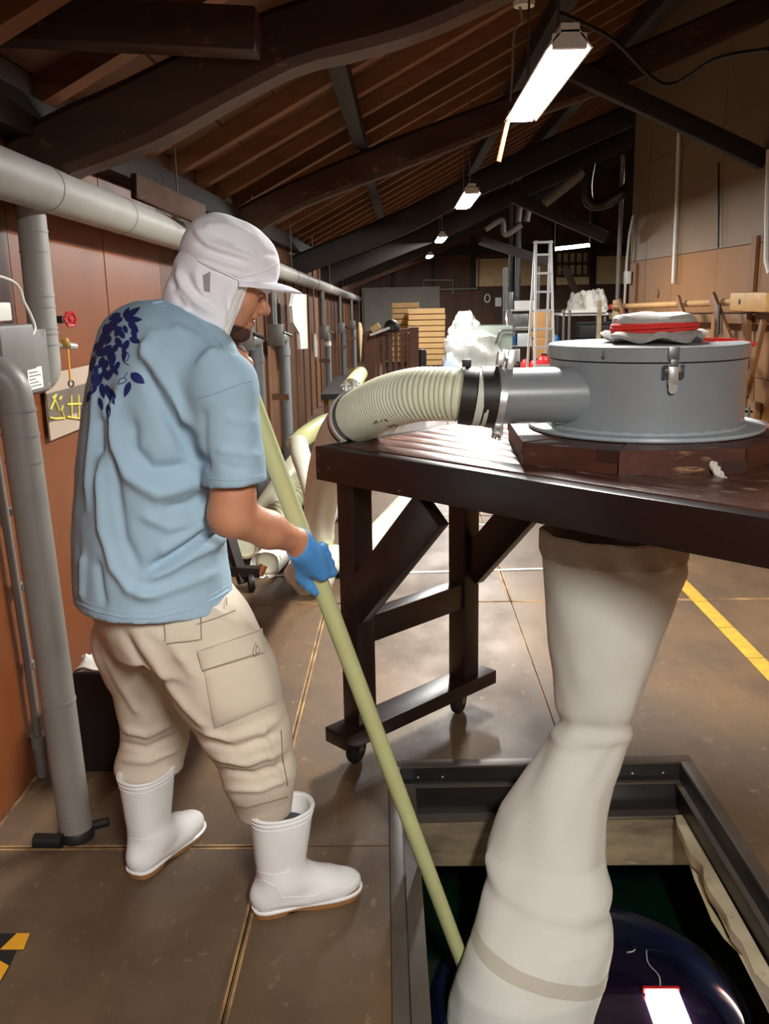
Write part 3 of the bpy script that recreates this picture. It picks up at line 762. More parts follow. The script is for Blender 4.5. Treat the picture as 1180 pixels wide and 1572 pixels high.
tag(one('edge_plank', 'pale_wood', lambda b: jagged(b, (PX1 - .022, PY0 + .1, -.150), (PX1 - .034, PY1 - .07, -.150), .046, .035, 3, (-1, 0, 0))), 'pale splintered plank along the right side of the hatch opening', 'plank')
tag(one('torn_strip', 'pale_wood', lambda b: b.tube([Vector(WZ(x, y, -.21)) for x, y in ((1034, 1262), (1044, 1285), (1060, 1325), (1070, 1350), (1084, 1385), (1097, 1412), (1114, 1440), (1138, 1462), (1168, 1478), (1200, 1500))], [.004, .009, .006, .010, .007, .011, .007, .010, .006, .004], 6, smooth=False, flat=(.4, 1))), 'thin ragged pale strip hanging below the pale splintered plank', 'strip')
tag(one('floor_timber', 'dirty_wood', lambda b: b.box((PX0 - .06, PY0 - .1, -.345), (PX0 - .012, PY1 - .06, -.02), bev=.004)), 'dark timber under the left side of the hatch opening', 'beam')
tag(one('floor_timber', 'dirty_wood', lambda b: b.box((PX1 + .012, PY0 - .1, -.345), (PX1 + .06, PY1 - .06, -.02), bev=.004)), 'dark timber under the right side of the hatch opening', 'beam')
struct(one('floor_below', 'tape_black', lambda b: b.box((-2.2, 0, -2.5), (3.4, 5, -2.4))))
TK = Vector((.51, 2.24, -.52)); TR = .435
tank = thing('storage_tank', 'dark green tank below the hatch with navy round rim', 'tank', None, TK)
one('tank_top', 'tank_green', lambda b: b.lathe([(TR, -.02), (TR + .03, .004), (1.15, -.03), (1.2, -.06), (1.2, -1.6), (TR, -1.6), (TR, -.02)], 72, closed=True), tank)
one('rim', 'enamel_navy', lambda b: b.lathe([(TR - .022, -.12), (TR - .025, .01), (TR - .016, .034), (TR + .004, .040), (TR + .022, .03), (TR + .028, .0), (TR + .02, -.03), (TR, -.12)], 96, closed=True), tank)
liq = one('dark_liquid', 'liquid', lambda b: b.lathe([(0, -.075), (TR - .024, -.075), (TR - .024, -.12), (0, -.12)], 64), None)
liq.location = TK; tag(liq, 'still dark purple liquid filling the tank up to its rim', 'liquid')
def scum(b):
    for pts in ([(1010, 1392), (1002, 1412), (998, 1424), (1004, 1432)], [(962, 1462), (972, 1460), (980, 1452), (990, 1450), (986, 1458)], [(1018, 1440), (1016, 1458), (1020, 1470)], [(1000, 1400), (994, 1420), (1000, 1428)]):
        b.tube(curve_pts([Vector(WZ(x, y, TK.z - .0735)) for x, y in pts], 12), .0022, 5)
    for x, y in ((950, 1328), (1046, 1372)):
        c = WZ(x, y, TK.z - .02); b.lathe([(.018, 0), (.014, .003), (0, .004)], 14, 0, Matrix.Translation(c) @ Matrix.Diagonal((1, .5, 1, 1)))
tag(one('foam_streak', 'foam', scum), 'thin pale streaks of foam floating on tank top and liquid', 'foam', None, 'stuff')
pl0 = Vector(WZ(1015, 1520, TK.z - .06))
glare_t = thing('tank_glare', 'white glare with red edge on the liquid, made as glowing panel', 'lamp', None, pl0)  # bright glare on the liquid, imitated by a glowing panel
one('glare_panel', 'pit_glare', lambda b: b.box((-.05, -.20, -.012), (.05, .0, .004), bev=.004), glare_t)
one('glare_edge', 'red', lambda b: b.box((-.056, 0.0, -.012), (.056, .012, .006), bev=.002), glare_t)
one('thin_wire', 'foam', lambda b: b.tube(curve_pts([(0, .012, .004), (.004, .05, .012), (-.01, .12, .0), (.005, .2, .005)], 14), .0016, 5), glare_t)

# ------------------------------------------------------------------ white cloth sleeve
ROWS = [(812, 838, 1046, 2.60, .19), (845, 836, 1050, 2.60, .19), (872, 836, 1050, 2.60, .19), (905, 835, 1036, 2.595, .185), (950, 837, 1022, 2.59, .18), (1000, 843, 1004, 2.575, .165), (1050, 850, 986, 2.555, .145),
        (1090, 856, 972, 2.54, .125), (1105, 857, 968, 2.535, .115), (1130, 848, 960, 2.525, .115), (1160, 830, 949, 2.51, .125), (1200, 802, 936, 2.49, .135), (1250, 771, 930, 2.46, .14), (1300, 752, 930, 2.43, .145),
        (1340, 742, 934, 2.37, .15), (1380, 735, 938, 2.32, .15), (1420, 725, 938, 2.27, .15), (1450, 714, 936, 2.24, .15), (1500, 700, 925, 2.20, .15), (1545, 692, 912, 2.18, .15), (1620, 688, 900, 2.16, .15), (1700, 690, 890, 2.15, .15)]
ROWS = [np.array(r, float) for r in ROWS]
def sleeve_pt(y, a, off=0.0):
    ys = [r[0] for r in ROWS]
    i = int(np.clip(np.searchsorted(ys, y) - 1, 0, len(ys) - 2)); t = np.clip((y - ys[i]) / (ys[i + 1] - ys[i]), 0, 1)
    r = ROWS[i] * (1 - t) + ROWS[i + 1] * t
    L_, R_ = W(r[1], y, r[3]), W(r[2], y, r[3])
    c = (L_ + R_) / 2; hw = np.linalg.norm(R_ - L_) / 2
    z = c[2]
    f = 0.0
    f += .006 * math.sin(3 * a + z * 14) * min(1, max(0, (1000 - y) / 150 if y < 1000 else (y - 1000) / 80))
    f += .010 * math.exp(-((y - 1104 - 12 * math.sin(a)) / 12) ** 2) * -1
    f += .008 * math.exp(-((y - 1124 - 16 * math.sin(a)) / 12) ** 2)
    f += .010 * math.exp(-((y - (1330 + 26 * math.cos(a + .6))) / 22) ** 2) * (1 if math.sin(a) < 0 else .4)
    f -= .010 * math.exp(-((y - (1368 + 26 * math.cos(a + .6))) / 20) ** 2)
    f += .006 * math.sin(2 * a + 1.0 + y / 60.) * (1 if y > 1120 else .2)
    f += .005 * mnoise.noise(Vector((math.cos(a) * 2.2, math.sin(a) * 2.2, z * 9)))
    f += (.006 * math.sin(11 * a) if y < 850 else 0)
    d = np.array([math.cos(a) * (hw + f + off), math.sin(a) * (r[4] + f + off), 0.0])
    return Vector(c + d)
sl_t = thing('cloth_sleeve', 'long white cloth sleeve hanging from table down into the tank', 'sleeve', None, sleeve_pt(812, 0))
so = Vector(sl_t.location)
def tubeS(b, y0, y1, n, off=0, seg=80, slant=0, closed=False):
    vs = []; fs = []
    for i in range(n):
        y = y0 + (y1 - y0) * i / (n - 1)
        for k in range(seg):
            a = 2 * PI * k / seg; vs.append(sleeve_pt(y + slant * math.cos(a), a, off) - so)
    for i in range(n - 1):
        for k in range(seg): fs.append((i * seg + k, i * seg + (k + 1) % seg, (i + 1) * seg + (k + 1) % seg, (i + 1) * seg + k))
    b.add(vs, fs, 0, True)
one('sleeve_cloth', 'cloth_white', lambda b: tubeS(b, 812, 1700, 170), sl_t)
one('hem_band', 'cloth_band', lambda b: tubeS(b, 1446, 1468, 6, .002, slant=38), sl_t)
one('top_band', 'cloth_band', lambda b: tubeS(b, 814, 850, 6, .004), sl_t)
one('seam', 'cloth_band', lambda b: b.tube([sleeve_pt(y, .02, .001) - so for y in range(1330, 1690, 12)], .003, 6), sl_t)
tag(one('hole_collar', 'worn_wood', lambda b: b.lathe([(.196, 0), (.215, 0), (.215, .06), (.196, .06)], 48, 0, Matrix.Translation((.66, 2.60, TZ - .10)), closed=True)), 'round wooden collar under the table top holding the white sleeve', 'collar')
# long stirring stick
SB = Vector(W(705, 1465, 2.28)); _h = Vector(W(478, 860, 2.16)); ST = _h + (_h - SB).normalized() * .53; SB = SB + (SB - _h).normalized() * .16
SD = (ST - SB).normalized()
stick = tag(one('stirring_stick', 'stick', lambda b: b.tube([SB - SD * .02, SB, SB.lerp(ST, .5), ST, ST + SD * .002], [.0205, .021, .0225, .0235, .02], 24)), 'long pale yellow stick held by the man, reaching into the tank', 'stick')

# ================================================================== LEFT WALL
def pipe_run(name, label, pts, r, m='lagging', group=None, joints=(), foot=None, seg=24, n=None, cat='pipe'):
    P = [Vector(p) for p in pts]
    t = thing(name, label, cat, group, P[0])
    Q = [p - P[0] for p in P]
    if n: Q = curve_pts(Q, n)
    one('pipe_body', m, lambda b: b.tube(Q, r, seg), t)
    for f in joints:
        i = min(int(f * (len(Q) - 1)), len(Q) - 2); u = f * (len(Q) - 1) - i
        c = Q[i].lerp(Q[i + 1], u); d = (Q[i + 1] - Q[i]).normalized()
        one('joint_band', m, lambda b: b.tube([c - d * .004, c + d * .004], r + .0022, seg), t)
    return t
def elbow(a, c, b, r=.09, n=8):
    """points rounding the corner a-c-b"""
    a, c, b = Vector(a), Vector(c), Vector(b)
    p = c + (a - c).normalized() * r; q = c + (b - c).normalized() * r
    return [p.lerp(c, t).lerp(c.lerp(q, t), t) for t in np.linspace(0, 1, n)]
LP0, LP1 = Vector((-1.08, .9, 1.876)), Vector((-1.08, 22.9, 1.455))
def lpz(y): return LP0.z + (LP1.z - LP0.z) * (y - LP0.y) / (LP1.y - LP0.y)
lp = pipe_run('long_pipe', 'long thick pale grey lagged pipe running along the left wall', [LP0, LP1], .068, 'lagging', None, (.09, .125, .165, .21, .30, .42, .55), seg=32)
for y in (4.62, 6.9, 9.2, 11.4, 14, 17, 20):
    one('hanger', 'steel_dull', lambda b: [b.tube([(0, y - LP0.y, lpz(y) - LP0.z + .06), (0, y - LP0.y, roof_z(-1.08) - LP0.z - .0)], .0045, 6), b.lathe([(.070, -.008), (.073, -.008), (.073, .008), (.070, .008)], 24, 0, axis_m((0, y - LP0.y, lpz(y) - LP0.z), (0, 1, 0)), closed=True)], lp)
drop = pipe_run('drop_pipe', 'grey lagged pipe dropping from the long pipe to the grey control box', [(-1.132, 2.90, 1.80), (-1.132, 2.90, 1.34)] + elbow((-1.132, 2.90, 1.5), (-1.132, 2.90, 1.27), (-1.19, 2.86, 1.26), .04) + [(-1.21, 2.85, 1.258)], .044, 'lagging', None, (.06, .085))
for zz in (1.715, 1.655, 1.49, 1.425, 1.375):
    one('joint_band', 'lagging', lambda b: b.tube([(0, 0, zz - 1.80 - .003), (0, 0, zz - 1.80 + .003)], .046, 24), drop)
# valves beside the drop pipe
v1 = Vector(WX(88, 491, -1.12))
vv = thing('valve', 'small valve with red handwheel beside the grey drop pipe', 'valve', None, v1)
vd = Vector((.75, -.45, .0)).normalized(); vw = Vector(WX(108, 490, -1.06)) - v1
one('stem', 'rubber', lambda b: b.tube([(-.02, .0, 0), vw * .55], .012, 12), vv)
def hwheel(b):
    Mx = axis_m(vw, vd)
    b.tube([Mx @ Vector((.021 * (1 + .10 * math.cos(6 * a)) * math.cos(a), .021 * (1 + .10 * math.cos(6 * a)) * math.sin(a), 0)) for a in np.linspace(0, 2 * PI, 49)], .0048, 8)
    for k in range(3):
        a = k * PI / 3; b.tube([Mx @ Vector((.02 * math.cos(a), .02 * math.sin(a), 0)), Mx @ Vector((-.02 * math.cos(a), -.02 * math.sin(a), 0))], .003, 6)
    b.lathe([(.007, -.004), (.007, .005), (0, .006)], 12, 0, Mx)
one('handwheel', 'red', hwheel, vv)
v2 = Vector(WX(92, 531, -1.12))
v3 = thing('valve', 'small brass tap with yellow knob below the red handwheel', 'valve', None, v2)
one('tap_body', 'steel', lambda b: [b.tube([(-.02, -.01, 0), Vector(WX(112, 531, -1.09)) - v2], .0085, 12), b.tube([Vector(WX(104, 531, -1.09)) - v2, Vector(WX(115, 532, -1.08)) - v2], .012, 12)], v3)
one('knob', 'yellow', lambda b: b.tube([Vector(WX(102, 531, -1.09)) - v2, Vector(WX(100, 524, -1.09)) - v2, Vector(WX(99, 519, -1.09)) - v2], [.009, .013, .008], 12), v3)
one('hanging_tag', 'orange_tag', lambda b: b.bar(Vector(WX(104, 536, -1.085)) - v2, Vector(WX(108, 585, -1.085)) - v2, .010, .004, (1, 0, 0)), v3)
one('tag_ring', 'ink', lambda b: b.lathe([(.008, -.002), (.012, -.002), (.012, .002), (.008, .002)], 14, 0, axis_m(Vector(WX(109, 589, -1.085)) - v2, (.8, -.5, 0)), closed=True), v3)
# control box
GB = Vector((-1.20, 2.50, 1.24))
gbx = thing('control_box', 'grey metal control box with white label on left wall', 'box', None, GB)
one('body', 'box_grey', lambda b: b.box((0, 0, 0), (.10, .345, .185), bev=.006), gbx)
one('top_hood', 'box_grey', lambda b: b.box((-.0, -.12, .08), (.16, .10, .205), bev=.008), gbx)
one('label_sticker', 'white_paper', lambda b: b.box((.1005, .165, .012), (.1015, .275, .075)), gbx)
for k in range(5):
    one('print_line', 'ink', lambda b: b.box((.1015, .175, .020 + k * .010), (.1019, .262 - (k % 3) * .02, .0225 + k * .010)), gbx)
one('label_strip', 'white_paper', lambda b: b.box((.1005, .105, .150), (.1015, .155, .163)), gbx)
one('yellow_dot', 'sign_yellow', lambda b: b.lathe([(.008, 0), (.008, .001), (0, .001)], 14, 0, axis_m((.1005, .15, .118), (1, 0, 0))), gbx)
for yy in (.02, .325):
    for zz in (.015, .17):
        one('screw', 'steel', lambda b: b.lathe([(.005, 0), (.004, .002), (0, .003)], 10, 0, axis_m((.10, yy, zz), (1, 0, 0))), gbx)
one('gauge', 'steel_dull', lambda b: b.lathe([(.0, 0), (.03, 0), (.03, .014), (.024, .016), (.022, .012), (0, .012)], 24, 0, axis_m((.165, -.06, .04), (1, 0, 0))), gbx)
tag(one('sensor_box', 'white_plastic', lambda b: b.box((-1.21, 2.35, 1.455), (-1.08, 2.56, 1.505), bev=.006)), 'small white plastic box on the wall above the control box', 'box')
tag(one('cable', 'white_plastic', lambda b: b.tube(curve_pts([(-1.2, 2.3, 1.60), WX(12, 428, -1.12), WX(38, 466, -1.1), WX(52, 496, -1.08), WX(52, 510, -1.07), WX(38, 524, -1.07), WX(12, 527, -1.08), (-1.1, 2.35, 1.40)], 40), .0042, 8)), 'thin pale cable looping over the grey control box', 'cable')
# foreground pipe with elbow at the left edge
fp = thing('standing_pipe', 'thick grey lagged pipe standing on the floor at left edge', 'pipe', None, (-.962, 2.33, 0))
fpo = Vector((-.962, 2.33, 0))
fpts = [Vector((0, 0, 0.0)), Vector((-.012, 0, .45)), Vector((-.034, 0, 1.18))] + [p - fpo for p in elbow((-.998, 2.33, 1.1), (-1.001, 2.33, 1.335), (-1.2, 2.28, 1.345), .085, 12)] + [Vector((-1.215, 2.275, 1.345)) - fpo]
one('pipe_body', 'pvc_dark', lambda b: b.tube(fpts, .046, 32), fp)
for zz in (.425, 1.10, 1.17, 1.235):
    one('joint_band', 'pvc_dark', lambda b: b.tube([(-.012 - (zz - .45) * .03, 0, zz - .004), (-.012 - (zz - .45) * .03, 0, zz + .004)], .048, 28), fp)
one('foot_cap', 'rubber', lambda b: b.lathe([(.0, 0), (.05, 0), (.052, .02), (.047, .03), (0, .03)], 24), fp)
for fp_, fq_, fr_ in (((-.02, -.055, .021), (-.10, -.05, .021), .02), ((.03, .02, .02), (.085, .03, .03), .013)): one('foot_bolt', 'rubber', lambda b: b.tube([fp_, fq_], fr_, 12), fp)
cd = thing('conduit', 'thin grey conduit standing against left wall behind the thick pipe', 'pipe', None, (-1.195, 2.68, 0))
one('pipe_body', 'pvc_dark', lambda b: b.tube([(0, 0, .0), (0, -.02, .45), (0, -.07, 1.05), (0, -.10, 1.25)], .013, 14), cd)
for z0, z1, r in ((.0, .10, .021), (.10, .145, .026), (.38, .40, .018), (.64, .66, .018), (.88, .90, .018)):
    one('coupling', 'pvc_dark', lambda b: b.tube([(0, -.02 * z0, z0), (0, -.02 * z1, z1)], r, 14), cd)
# dark box with white cloth
db = tag(one('dark_cabinet', 'dark_box', lambda b: b.box((-1.075, 2.70, 0.0), (-.90, 2.92, .345), bev=.004)), 'small dark box against left wall behind the man', 'box')
def rag(b):
    n = 9; vs = []; fs = []
    for i in range(n):
        for j in range(n):
            u, v = i / (n - 1), j / (n - 1)
            vs.append((-1.065 + .11 * u + .01 * math.sin(v * 7), 2.71 + .14 * v, .349 + .05 * math.exp(-((u - .3) ** 2 + (v - .4) ** 2) * 9) * (1 + .4 * math.sin(9 * u + 5 * v))))
    for i in range(n - 1):
        for j in range(n - 1): fs.append((i * n + j, (i + 1) * n + j, (i + 1) * n + j + 1, i * n + j + 1))
    k = len(vs); b.add(vs, fs, 0, True)
    b.add([(x, y, .3465) for x, y, z in vs], [tuple(reversed(f)) for f in fs], 0, True)
tag(one('white_rag', 'cloth_white', rag), 'crumpled white cloth on the small dark box', 'cloth')
# wall sign with yellow characters
SGN = Vector((-1.208, 3.05, 1.045))
sg = thing('wall_sign', 'painted wall sign with yellow characters on grey, behind man', 'sign', None, SGN)
one('backing', 'sign_pale', lambda b: b.box((0, 0, 0), (.006, .72, .222)), sg)
one('dark_band', 'sign_grey', lambda b: b.box((.006, 0, .062), (.0075, .72, .158)), sg)
def SP(x, y): return Vector(WX(x, y, XL + .021)) - SGN
def stroke(pts): return one('character_stroke', 'sign_yellow', lambda b: b.tube([SP(*p) for p in pts], .0042, 6, flat=(1, 1)), sg)
for st in ([(80, 612), (86, 606), (83, 616), (77, 629)], [(84, 614), (90, 630)], [(94, 609), (91, 614)], [(96, 623), (94, 630), (98, 641)], [(76, 641), (84, 643), (99, 642)],
           [(103, 621), (124, 620)], [(109, 607), (110, 641)], [(102, 640), (124, 643)], [(120, 606), (121, 642)]): stroke(st)
# pipes further down the wall: each a riser with elbow and a cross piece
for k, (px, ytop, ybot, r, lab) in enumerate(((392, 520, 800, .052, 'nearest grey riser pipe against the left wall, by the man’s arm'), (435, 516, 770, .050, 'grey riser pipe with elbow, second along the left wall'),
        (502, 512, 700, .045, 'grey riser pipe with white collar, third along the left wall'), (527, 505, 640, .045, 'slim grey riser pipe, fourth along the left wall'), (543, 500, 610, .045, 'far slim grey riser pipe, last along the left wall'))):
    X = -1.06; top = Vector(WX(px, ytop, X)); Y = top.y
    lab = lab.replace('’', "'")
    pr = pipe_run('riser_pipe', lab, [(X, Y, 0.0), (X, Y, top.z - .1)] + elbow((X, Y, .5), (X, Y, top.z), (X, Y - .5, top.z), .09) + [(X, Y - .42, top.z)], r, 'pvc', 'grey riser pipes', (), seg=20)
    b0 = pr.location
    one('collar', 'white_plastic' if k == 2 else 'pvc', lambda b: b.tube([(0, 0, top.z - .17), (0, 0, top.z - .11)], r + .006, 20), pr)
    one('valve_block', 'steel_dull', lambda b: [b.box((-.07, -.52, top.z - .06), (.06, -.40, top.z + .12), bev=.01), b.tube([(-.02, -.46, top.z + .1), (-.02, -.46, lpz(Y) - .05)], .035, 14)], pr)
    one('handle', 'black_metal', lambda b: b.tube([(.06, -.46, top.z + .05), (.12, -.40, top.z + .02)], .012, 8), pr)
    one('bracket', 'wall_plank', lambda b: [b.box((-.12, -.05, z), (.03, .03, z + .05)) for z in (.62,)], pr)
    if k < 3:
        tag(one('thin_conduit', 'pvc_dark', lambda b: b.tube([(-1.19, Y + .9, 0), (-1.19, Y + .9, .7), (-1.19, Y + .75, 1.2), (-1.19, Y + .75, 1.5)], .016, 10)), 'thin dark conduit on left wall beyond the %s riser pipe' % ('nearest', 'second', 'third')[k], 'pipe')
# instruments seen past the man's face
gi = thing('gauge_panel', 'dark instrument panel on left wall beside the face of the man', 'gauge', None, (-1.2, 6.35, 1.12))
one('panel', 'wall_dark', lambda b: b.box((0, 0, 0), (.05, .75, .34), bev=.008), gi)
one('dial', 'steel_dull', lambda b: b.lathe([(0, 0), (.07, 0), (.07, .03), (.06, .032), (.055, .025), (0, .025)], 24, 0, axis_m((.05, .30, .14), (1, 0, 0))), gi)
one('hose_loop', 'rubber', lambda b: b.tube(curve_pts([(.06, .1, .3), (.1, .2, .6), (.1, .45, .5), (.06, .5, .25)], 20), .02, 10), gi)
# cloth hanging on the wall
def hang(b):
    P = [(447, 450), (466, 452), (466, 470), (468, 535), (457, 536), (455, 512), (445, 495), (443, 470)]
    Yc = 9.0
    P3 = [Vector(WX(x, y, -1.0)) for x, y in P]
    n = len(P3); off = Vector((.03, .0, 0))
    b.add(P3 + [p + off for p in P3], [tuple(range(n)), tuple(range(2 * n - 1, n - 1, -1))] + [(i, n + i, n + (i + 1) % n, (i + 1) % n) for i in range(n)])
tag(one('hanging_cloth', 'cloth_white', hang), 'white cloth hanging from the long pipe at left wall', 'cloth')
tag(one('hanging_bag', 'white_plastic', lambda b: b.lathe([(0, -.30), (.05, -.27), (.055, -.1), (.02, 0), (0, 0)], 14, 0, Matrix.Translation(WX(483, 512, -1.05)) @ Matrix.Diagonal((.5, 1, 1, 1)))), 'small pale plastic bag hanging by the third riser pipe', 'bag')
tag(one('hanging_rag', 'poster_tan', lambda b: b.lathe([(0, -.75), (.03, -.6), (.09, -.2), (.1, 0), (.06, .12), (0, .15)], 14, 0, Matrix.Translation(WX(552, 505, -.95)) @ Matrix.Diagonal((.6, 1.2, 1, 1)))), 'beige cloth hanging at the far end of the left wall', 'cloth')
for _n, _p, _q in (('hanging_bag', WX(483, 512, -1.05), None), ('hanging_rag', WX(552, 505, -.95), None)):
    _o = bpy.data.objects[_n]; _p = Vector(_p)
    one('hook', 'steel_dull', lambda b: b.tube([_p + Vector((0, 0, -.01)), (_p.x, _p.y, lpz(_p.y) - .06), (-1.08, _p.y, lpz(_p.y) + .072)], .006, 6), _o)

# ================================================================== HEAP OF HOSES
def roll(name, label, p, q, r, m='hose_cream', rib=False, end='pale_wood', n=30, ctrl=None, group='spare hoses on the floor', flat=None):
    P = curve_pts([Vector(c) for c in (ctrl or (p, q))], n) if (ctrl or not rib) else None
    if P is None: P = [Vector(p).lerp(Vector(q), i / 119) for i in range(120)]
    o = P[0].copy(); t = thing(name, label, 'hose', group, o)
    Q = [x - o for x in P]
    if rib:
        rad = [r * (1 if i % 4 < 2 else .955) for i in range(len(Q))]; mis = [0 if i % 4 < 2 else 1 for i in range(len(Q))]
    else: rad = r; mis = None
    one('hose_wall', [m, 'hose_groove'], lambda b: b.tube(Q, rad, 26, mis=mis, cap=True, flat=flat), t)
    d = (Q[0] - Q[1]).normalized()
    one('hose_end', end, lambda b: b.lathe([(r * .98, -.012), (r * 1.03, -.012), (r * 1.03, .006), (r * .86, .006), (r * .84, -.03), (0, -.03)], 26, 0, axis_m(d * .004, d)), t)
    return t
ra = roll('hose_roll', 'plastic wrapped pale hose with red print lying by the wall', (-.765, 4.86, .078), (-.30, 7.2, .08), .073)
def wrap(b, P, r, seed):
    rg = np.random.default_rng(seed); vs = []; seg = 22
    for i, p in enumerate(P):
        for k in range(seg):
            a = 2 * PI * k / seg
            rr = r * (1 + .06 * mnoise.noise(Vector((i * .8, math.cos(a) * 2, math.sin(a) * 2 + seed))))
            vs.append(Vector(p) + Vector((math.cos(a) * rr, .02 * math.sin(a * 3 + i), math.sin(a) * rr)))
    b.add(vs, [(i * seg + k, i * seg + (k + 1) % seg, (i + 1) * seg + (k + 1) % seg, (i + 1) * seg + k) for i in range(len(P) - 1) for k in range(seg)], 0, True)
one('plastic_wrap', 'plastic_film', lambda b: wrap(b, [Vector((.466, 2.34, .002)) * t for t in np.linspace(-.03, .6, 18)], .079, 1), ra)
for i, pts in enumerate(([(395, 848), (404, 843)], [(399, 846), (402, 851)], [(403, 850), (406, 841), (409, 848)], [(410, 846), (414, 838)], [(412, 840), (416, 844)])):
    one('red_print', 'red_ink', lambda b: b.tube([Vector(W(x, y, 5.02 + (850 - y) * .012)) - ra.location for x, y in pts], .0065, 5), ra)
rb_ = roll('hose_roll', 'short pale hose roll in a clear plastic bag behind glove', (-.475, 4.50, .075), (-.40, 4.95, .08), .068)
def bagb(b):
    vs = []; seg = 28; n = 16
    for i in range(n):
        u = i / (n - 1)
        for k in range(seg):
            a = 2 * PI * k / seg
            rr = (.035 + .085 * math.sin(PI * min(1, u * 1.15 + .05))) * (1 + .22 * mnoise.noise(Vector((u * 5, math.cos(a) * 1.7, math.sin(a) * 1.7))))
            vs.append(Vector((-.03 + math.cos(a) * rr * 1.15, -.10 + u * .62, max(-.072, math.sin(a) * rr + .015))))
    b.add(vs, [(i * seg + k, i * seg + (k + 1) % seg, (i + 1) * seg + (k + 1) % seg, (i + 1) * seg + k) for i in range(n - 1) for k in range(seg)], 0, True)
one('plastic_bag', 'plastic_film', bagb, rb_)
one('tie', 'white_plastic', lambda b: b.tube([(-.11, .28, -.06), (-.22, .34, -.07), (-.3, .33, -.07)], .006, 6), rb_)
roll('ribbed_hose_piece', 'ribbed pale hose piece lying behind the plastic wrapped hose', (-.93, 5.05, .13), (-.62, 7.4, .16), .085, 'hose_cream', True)
roll('wide_hose', 'wide cream hose lying slanted on the heap by the wall', (0, 0, 0), (0, 0, 0), .088, 'hose_cream', ctrl=(W(368, 858, 5.25), W(404, 792, 5.7), W(440, 736, 6.3), W(462, 706, 7.0)))
roll('green_hose', 'pale green hose lying between wide cream hose and table', (0, 0, 0), (0, 0, 0), .065, 'hose_green', ctrl=((-.52, 5.5, .07), (-.56, 6.3, .22), (-.62, 7.2, .40), (-.7, 8.0, .36)))
roll('arched_hose', 'pale green hose arching beside the table end', (0, 0, 0), (0, 0, 0), .060, 'hose_green', ctrl=(W(452, 684, 5.6), W(470, 668, 5.7), W(497, 651, 6.0), W(520, 645, 6.6), W(545, 652, 7.4)))
roll('white_hose', 'whitish hose standing upright and bent beside table end', (0, 0, 0), (0, 0, 0), .058, 'hose_white', ctrl=(W(490, 870, 4.75), W(488, 820, 4.9), W(483, 770, 5.0), W(473, 730, 5.1), W(462, 700, 5.3), W(458, 682, 5.5)))
roll('white_hose', 'white tube lying on the floor seen through the table legs', (0, 0, 0), (0, 0, 0), .085, 'hose_white', ctrl=((-.28, 4.75, .09), (.05, 6.4, .09), (.10, 6.7, .09)))
one('floor_tube_ring', 'hose_cream', lambda b: b.lathe([(.086, -.03), (.10, -.03), (.10, .03), (.086, .03)], 28, 0, axis_m(Vector((.05, 6.4, .09)) - Vector((-.28, 4.75, .09)), (.2, 1, 0)), closed=True), bpy.data.objects['white_hose.001'])
roll('yellow_hose', 'pale yellow hose with round end lying on trestle by wall', (0, 0, 0), (0, 0, 0), .075, 'hose_green', ctrl=(W(538, 594, 8.0), W(546, 583, 8.8), W(553, 574, 9.6)))
roll('yellow_hose', 'shorter pale yellow hose end below the other, on the trestle', (0, 0, 0), (0, 0, 0), .065, 'hose_green', ctrl=(W(514, 617, 7.6), W(520, 607, 8.3), W(527, 598, 9.0)))
tr = thing('trestle', 'dark wooden trestle by the wall under the yellow hoses', 'trestle', None, (-.62, 8.4, 0))
zt = .74
one('trestle_top', 'dark_box', lambda b: b.box((-.06, -.95, zt - .05), (.22, .9, zt - .005)), tr)
for sx in (-.03, .19):
    for sy in (-.8, .8): one('leg', 'rail_wood', lambda b: b.box((sx - .02, sy - .03, 0), (sx + .02, sy + .03, zt - .05)), tr)
dl = thing('hose_dolly', 'dark dolly frame with caster behind the forearm of man', 'dolly', None, (-.80, 4.6, 0))
one('upright', 'black_metal', lambda b: b.bar(Vector(W(349, 812, 4.7)) - Vector((-.80, 4.6, 0)), Vector(W(374, 895, 4.6)) - Vector((-.80, 4.6, 0)), .05, .04), dl)
one('cross_bar', 'steel_dull', lambda b: b.bar(Vector(W(338, 845, 4.75)) - Vector((-.80, 4.6, 0)), Vector(W(356, 815, 4.7)) - Vector((-.80, 4.6, 0)), .05, .04), dl)
one('base_bar', 'black_metal', lambda b: b.bar((-.35, .06, .10), (.03, .0, .10), .06, .05), dl)
one('caster', 'rubber', lambda b: b.lathe([(.0, -.015), (.045, -.015), (.048, .0), (.045, .015), (0, .015)], 20, 0, axis_m((-.02, -.02, .048), (1, .3, 0))), dl)
one('caster', 'copper', lambda b: b.tube([(.02, .0, .08), (.045, .02, .13)], .022, 10), dl)

# ================================================================== FAR OBJECTS
# railing
RLp = Vector((-.47, 12.0, 0)); rl = thing('wooden_railing', 'dark wooden stair railing with slim balusters in front of crates', 'railing', None, RLp)
def rpost(name, x, y0, y1, wd): 
    a = Vector(W(x, y0, 12.0)) - RLp
    return one(name, 'rail_wood', lambda b: b.box((a.x - wd / 2, -wd / 2, 0), (a.x + wd / 2, wd / 2, a.z)), rl)
rpost('post', 567, 508, 0, .14); rpost('post', 635, 502, 0, .12)
for x in (579, 588, 598, 607, 617, 626): rpost('baluster', x, 512, 0, .045)
one('top_rail', 'rail_wood', lambda b: b.bar(Vector(W(560, 512, 12)) - RLp, Vector(W(642, 506, 12)) - RLp, .10, .05), rl)
one('bottom_rail', 'rail_wood', lambda b: b.box((0, -.03, .1), (.68, .03, .16)), rl)
tag(one('white_board', 'white_plastic', lambda b: b.bar(W(568, 514, 11.85), W(598, 503, 11.85), .22, .03)), 'white board lying slanted on top of wooden railing', 'board')
